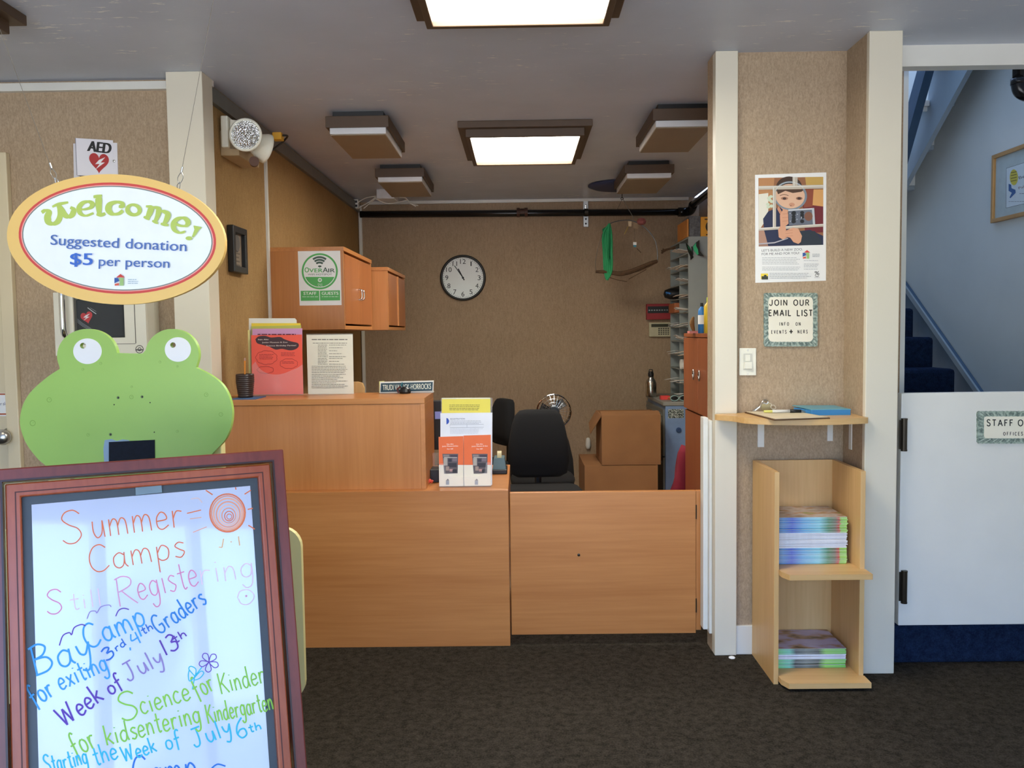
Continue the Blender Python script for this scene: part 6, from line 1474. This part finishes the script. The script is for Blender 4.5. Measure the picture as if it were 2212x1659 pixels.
# ---- magazine rack
RY0, RY1 = 3.14, WF - .016
rx0, rx1 = P(1672, 1300, RY0).x, P(1867, 1300, RY0).x; th = .018
rt = P(1672, 1020, RY0).z
t = thing('magazine_rack', 'narrow birch plywood magazine rack standing on the carpet under the ledge', 'rack', ((rx0 + rx1) / 2, 3.3, 0))
MB().box(rx0, rx0 + th, RY0, RY1, 0, rt, M_PLY).build('side_panel', t, bevel=.001)
MB().box(rx1 - th, rx1, RY0, RY1, 0, rt, M_PLY).build('side_panel', t, bevel=.001)
MB().box(rx0 + th, rx1 - th, RY1 - .012, RY1, .02, rt, M_PLY).build('back_panel', t)
s1 = P(1770, 1240, 3.08).z; s0 = P(1770, 1474, 3.08).z
for zz in (s0, s1):
    m = MB(); m.slab([(x, y, zz) for x, y in ((rx0 + th, RY1 - .012), (rx1 - th, RY1 - .012), (rx1 - th, RY0), (rx1 + .002, RY0 - .002), (rx1 + .002, 3.07), (rx0 + th + .018, 3.07), (rx0 + th + .001, 3.11))], (0, 0, -.02), M_PLYX); m.build('shelf', t, bevel=.001)
# magazines
def spine_mat(name, stops):
    k = NB(name); tc = k.n('ShaderNodeTexCoord'); sp = k.n('ShaderNodeSeparateXYZ'); k.l(tc.outputs['Generated'], sp.inputs[0]); k.l(k.mix(k.ramp(sp.outputs[2], [(.66, (0, 0, 0, 1)), (.8, (.75, .75, .75, 1))]), k.ramp(sp.outputs[0], stops), rgb((232, 238, 242))), k.b.inputs['Base Color']); k.b.inputs['Roughness'].default_value = .4; MATS[name] = k.m; return k.m
SPA = spine_mat('spine_blue_green', [(0, rgb((70, 110, 150))), (.12, rgb((90, 150, 205))), (.24, rgb((70, 100, 205))), (.4, rgb((110, 180, 225))), (.62, rgb((140, 214, 226))), (.74, rgb((74, 140, 92))), (.84, rgb((118, 110, 84))), (.89, rgb((206, 60, 44))), (.91, rgb((150, 206, 84))), (1, rgb((160, 222, 90)))])
SPB = spine_mat('spine_green', [(0, rgb((110, 210, 84))), (.22, rgb((120, 206, 178))), (.3, rgb((60, 70, 66))), (.45, rgb((110, 120, 112))), (.62, rgb((60, 70, 60))), (.72, rgb((150, 216, 90))), (1, rgb((110, 200, 80)))])
PGS = mat('page_edges', (222, 226, 234), .8, 0, .05, 120)
def cover_mat(name, stops, sc):
    k = NB(name); k.l(k.ramp(k.noise(sc, 3, (1, 1.8, 1)), stops), k.b.inputs['Base Color']); k.b.inputs['Roughness'].default_value = .25; MATS[name] = k.m; return k.m
CVA = cover_mat('cover_pale', [(.3, rgb((150, 120, 100))), (.42, rgb((186, 172, 160))), (.5, rgb((206, 196, 190))), (.58, rgb((190, 150, 120))), (.68, rgb((130, 160, 90)))], 9)
CVB = cover_mat('cover_lilac', [(.34, rgb((60, 44, 36))), (.44, rgb((160, 130, 104))), (.52, rgb((178, 172, 206))), (.7, rgb((196, 190, 220)))], 7)
MW, MD, MT = .275, .208, .0044
def magazine(spine, cover):
    m = MB(); x, y, zt_ = MW / 2, MD / 2, MT
    vs = [(-x, -y, 0), (x, -y, 0), (x, y, 0), (-x, y, 0), (-x, -y, zt_), (x, -y, zt_), (x, y, zt_), (-x, y, zt_)]
    m.add(vs, [(4, 5, 6, 7)], cover); m.add(vs, [(3, 2, 1, 0)], cover); m.add(vs, [(0, 1, 5, 4)], spine); m.add(vs, [(1, 2, 6, 5), (2, 3, 7, 6), (3, 0, 4, 7)], PGS if spine is not PGS else PGS)
    return m
def mag_stack(cx, cy, z0, runs):
    zc = z0; last = None
    for spine, cover, n, label, group, tl in runs:
        proto = None
        for i in range(n):
            if proto is None: o = proto = magazine(spine, cover).build('magazine')
            else: o = proto.copy(); COL.objects.link(o)
            dx = (random.random() - .5) * .006; 
            o.location = (cx + dx, cy + (random.random() - .5) * .006, zc); o.rotation_euler.z = (random.random() - .5) * .012
            tag(o, label, 'magazine', group); zc += MT + .0001; last = o
        if tl: last['label'] = tl; 
    return last
mx = rx0 + th + .005 + MW / 2; my = RY1 - .018 - MD / 2 
mag_stack(mx, my, s1 + .0005, [
    (SPA, CVA, 14, 'magazine with blue-green spine in the bottom third of the upper shelf stack', 'blue-spined magazines at the bottom of the upper stack', None),
    (PGS, CVA, 13, 'magazine turned pages outward in the white middle of the upper shelf stack', 'page-out magazines in the middle of the upper stack', None),
    (SPA, CVA, 13, 'magazine with blue-green spine in the top third of the upper shelf stack', 'blue-spined magazines at the top of the upper stack', 'topmost magazine of the upper shelf stack, pale cover showing')])
mag_stack(mx, my, s0 + .0005, [
    (SPB, CVB, 8, 'magazine with green and black spine at the bottom of the lower shelf stack', 'green-spined magazines at the bottom of the lower stack', None),
    (PGS, CVB, 4, 'magazine turned pages outward in the middle of the lower shelf stack', 'page-out magazines in the lower stack', None),
    (SPB, CVB, 5, 'magazine with green spine near the top of the lower shelf stack', 'green-spined magazines at the top of the lower stack', 'topmost magazine of the lower shelf stack, lilac cover showing')])
# bit of white paper on the carpet
q = PZ(1581, 1421, .0); m = MB(); m.lathe([(.0001, 0), (.014, 0), (.012, .004), (.005, .007), (.0001, .006)], (q.x, q.y, 0), (0, 0, 1), M_PAPER, 7); tag(m.build('paper_scrap'), 'tiny white scrap on the carpet at the foot of the pillar', 'scrap')

# ================================================================== HALF DOOR AND STAIRS
GY = 3.27; gf = facing(GY)
gx0 = gf.at(1944, 1100).x; gzt, gzb = gf.at(2080, 848).z, .175
t = thing('half_door', 'white painted half door closing off the stairs, right of the cream post', 'door', (gx0 + .45, GY, gzb))
MB().box(gx0, gx0 + .92, GY, GY + .035, gzb, gzt, M_WHITE).build('door_panel', t, bevel=.003)
for y0, y1 in ((905, 972), (1233, 1300)):
    a = gf.at(1950, y0); b = gf.at(1950, y1); m = MB()
    m.tube([(a.x + .003, GY - .008, b.z), (a.x + .003, GY - .008, a.z)], .011, M_DARKM, 12); m.box(a.x - .014, a.x + .002, GY - .003, GY, b.z + .004, a.z - .004, M_DARKM)
    for w_ in (0, 1): q = (a.x + .003, GY - .008, (a.z, b.z)[w_]); m.lathe([(.0001, -.003), (.012, -.003), (.012, .003), (.0001, .003)], q, (0, 0, 1), M_DARKM, 12)
    m.build('hinge', t, smooth=False)
z = Zm(1900, 560, 3.769)
t = ceramic_sign('staff_sign', 'ceramic staff sign with a grey-green border on the half door', gf, [z(*p) for p in wob(798, 1238, 1400, 1500, 16, 2)], [z(*p) for p in wob(852, 1280, 1350, 1458, 20, 1.2)], gf.at(2190, 958))
A = Art(gf, .0005, .008); notches(A, (*z(846, 1274), *z(1356, 1464)), (*z(808, 1248), *z(1390, 1490)), 84, (104, 114, 108)); A.build('border_marks', t)
BK_ = (34, 38, 36)
A = Art(gf, .0005, .0095); caps(A, 'STAFF', 874, 1086, 1357, 13.5, 2.2); A.build('heading', t)
A = Art(gf, .0005, .0095); caps(A, 'ONLY', 1128, 1322, 1357, 13.5, 2.2); A.build('heading', t)
A = Art(gf, .0005, .0095); A.hand('OFFICES', z(1008, 1434), z(1166, 1434), 7, 1.2, BK_, font=CAPS, gap=.5); A.build('small_lettering', t)
# lower flight, carpeted
SX1 = 2.56; st = []
D1 = P(2065, 795, 5.0); D1y = PX(2065, 830, SX1).y
zt1 = P(2030, 797, D1y).z
t = thing('staircase', 'blue carpeted stairs climbing away behind the half door', 'stairs', ((XR + SX1) / 2 + .1, D1y, .165))
rise, run = .2, .27
k0 = int((zt1 - .165) / rise + .5); zbase = .165
rise = (zt1 - zbase) / k0
m = MB()
for k in range(-k0 + 1, 4):
    za = zt1 + k * rise; ya = D1y + k * run
    if ya < 3.6: continue
    MB().box(XR + .13, SX1, ya, ya + run + .03, za - rise - .02, za, M_BLUEC).build('step', t, bevel=.022)
sk = [(D1y - 3.2 * run + .3, zt1 - 3.2 * rise + .12), (D1y + 7.5 * run, zt1 + 7.5 * rise + .30)]
# skirting board beside the steps on the wall
qa = PX(2118, 846, XS - .025); qb = PX(1946, 600, XS - .025); d = (qb - qa) / (qb.y - qa.y)
A0 = qa + d * (3.8 - qa.y); A1 = qa + d * (6.4 - qa.y)
m = MB(); m.slab([A0, A1, A1 - V((0, 0, .5)), A0 - V((0, 0, .5))], (.02, 0, 0), mat('stair_skirt', (66, 92, 116), .6)); m.build('skirt_board', t)
m = MB(); m.slab([A0, A1, A1 - V((0, 0, .04)), A0 - V((0, 0, .04))], (-.012, 0, 0), M_STAIRT); m.build('skirt_cap', t)
# white corner of a ledge beside the post
q = P(1940, 805, 3.75); xe = P(1953, 805, 3.70).x; m = MB(); m.slab([(XR + .12, 3.70, q.z), (xe, 3.70, q.z), (xe, 3.72, q.z), (XR + .12, 3.95, q.z)], (0, 0, .06), M_WHITE); struct(m.build('trim_13', bevel=.004))
# upper flight seen from below
UX = 2.5
t = thing('upper_stair_flight', 'blue-grey painted open stair flight rising overhead at the top right', 'stairs', (UX, 5.2, 2.2))
na = PX(1965, 318, UX); nb_ = PX(2008, 222, UX); dr_ = na.z - nb_.z; dy_ = na.y - nb_.y
lo = PX(1950, 408, UX); hi = PX(2085, 160, UX); sl = (hi.z - lo.z) / (hi.y - lo.y)
pts = []; steps = [(na.y - k * dy_, na.z - k * dr_) for k in range(-2, 5)]
top = []
for y, zz in steps: top += [(y + dy_ * .98, zz - .02), (y + .03, zz - .02)]
bot = [(steps[-1][0], lo.z + (steps[-1][0] - lo.y) * sl), (steps[0][0] + dy_, lo.z + (steps[0][0] + dy_ - lo.y) * sl)]
m = MB(); m.slab([(UX, y, zz) for y, zz in top + bot], (.03, 0, 0), M_STAIRT); m.build('stringer', t)
for y, zz in steps:
    tr = MB().box(UX - .03, XS - .004, y - .0, y + dy_ + .03, zz - .02, zz + .012, M_STAIRT).build('tread', t, bevel=.006)
    MB().box(UX - .036, UX - .004, y - .012, y + .03, zz - .022, zz + .014, M_WHITE).build('tread_end', tr, bevel=.004)
    MB().box(UX - .034, UX - .01, y + .002, y + .016, zz - .05, zz - .022, M_WHITE).build('tread_drop', tr, bevel=.004)
    MB().box(UX + .03, XS - .004, y + .0, y + .02, zz + .012, zz - dr_ - .02, M_STAIR).build('riser', t)
m = MB(); ha = PX(1950, 330, UX - .12); hb = PX(2000, 150, UX - .12)
dd = (hb - ha).normalized(); m.obox(ha - dd * .3, V((.05, 0, 0)), V((0, .02, .16)), dd * 1.3, mat('handrail_blue', (52, 76, 100), .5)); m.build('handrail_board', t)
# certificate on the stair wall
qa = PX(2151, 336, XS); qb = PX(2150, 482, XS); y1 = qa.y; y0 = y1 - .72; zt_, zb_ = qa.z, qb.z
t = thing('framed_certificate', 'gold-framed certificate with a ribbon on the grey stair wall, right edge of photo', 'certificate', (XS, (y0 + y1) / 2, zb_))
o = [(XS - .002, y0, zb_), (XS - .002, y1, zb_), (XS - .002, y1, zt_), (XS - .002, y0, zt_)]; w_ = .022
i = [(XS - .002, y0 + w_, zb_ + w_), (XS - .002, y1 - w_, zb_ + w_), (XS - .002, y1 - w_, zt_ - w_), (XS - .002, y0 + w_, zt_ - w_)]
MB().ring(o, i, (-.022, 0, 0), mat('gold_frame', (186, 140, 84), .35, .3)).build('frame', t, bevel=.003)
MB().box(XS - .01, XS - .002, y0 + w_, y1 - w_, zb_ + w_, zt_ - w_, mat('mat_board', (176, 186, 184), .6)).build('mat_board', t)
cp_ = Plane((XS - .010, 0, 0), (-1, 0, 0)); z = Zm(1900, 60, 3.606); A = Art(cp_, .0008)
A.poly([z(985, 1095), z(1600, 900), z(1600, 1260), z(985, 1405)], (206, 214, 216)); A.stroke([z(988, 1095), z(1600, 900)], .7, (70, 74, 76)); A.stroke([z(988, 1092), z(985, 1405)], .7, (70, 74, 76)); A.stroke([z(985, 1404), z(1600, 1258)], .7, (70, 74, 76))
A.poly([z(*p) for p in ell(1046, 1165, 32, 62, n=24)], (206, 190, 70), 2)
for i in range(4): A.stroke([z(1022, 1130 + i * 22), z(1068, 1120 + i * 22)], 1.6, (120, 100, 40), 3)
A.poly([z(1005, 1215), z(1025, 1222), z(1028, 1250), z(1058, 1262), z(1060, 1285), z(1020, 1328), z(1012, 1322), z(1030, 1285), z(1005, 1270)], (58, 96, 148), 2)
A.text('Best of', z(1088, 1180), z(1230, 1135), 6, (80, 84, 88)); A.text('Palo Alto', z(1085, 1258), z(1230, 1215), 5, (120, 80, 60)); A.lines(*[z(1090, 0)[0], z(1240, 0)[0]], [z(0, 1290)[1]], 1.2, (120, 124, 126), ragged=0); A.lines(*[z(1005, 0)[0], z(1240, 0)[0]], [z(0, 1352)[1]], 1, (130, 134, 136), ragged=0)
A.build('print', t)
# black pipe elbow
pa = P(2200, 140, 3.9); pb = P(2204, 195, 3.9)
t = thing('drain_pipe', 'black iron pipe with an elbow at the top right corner of the photo', 'pipe', (pb.x, 3.9, pb.z - .05))
m = MB(); m.tube([(pa.x, 3.9, 3.4), (pa.x, 3.9, pb.z + .03)], .024, M_PIPE, 16); m.build('pipe_drop', t, smooth=True)
m = MB(); m.tube([(pa.x, 3.9, pb.z + .05), (pa.x, 3.9, pb.z + .025)], .031, M_PIPE, 16); m.tube(smooth([(pa.x, 3.9, pb.z + .03), (pa.x + .012, 3.9, pb.z - .005), (pa.x + .05, 3.9, pb.z - .022), (pa.x + .09, 3.9, pb.z - .022)]), .03, M_PIPE, 16); m.build('elbow', t, smooth=True)
m = MB(); m.tube([(pa.x + .08, 3.9, pb.z - .022), (XS, 3.9, pb.z - .022)], .024, M_PIPE, 16); m.build('pipe_run', t, smooth=True)
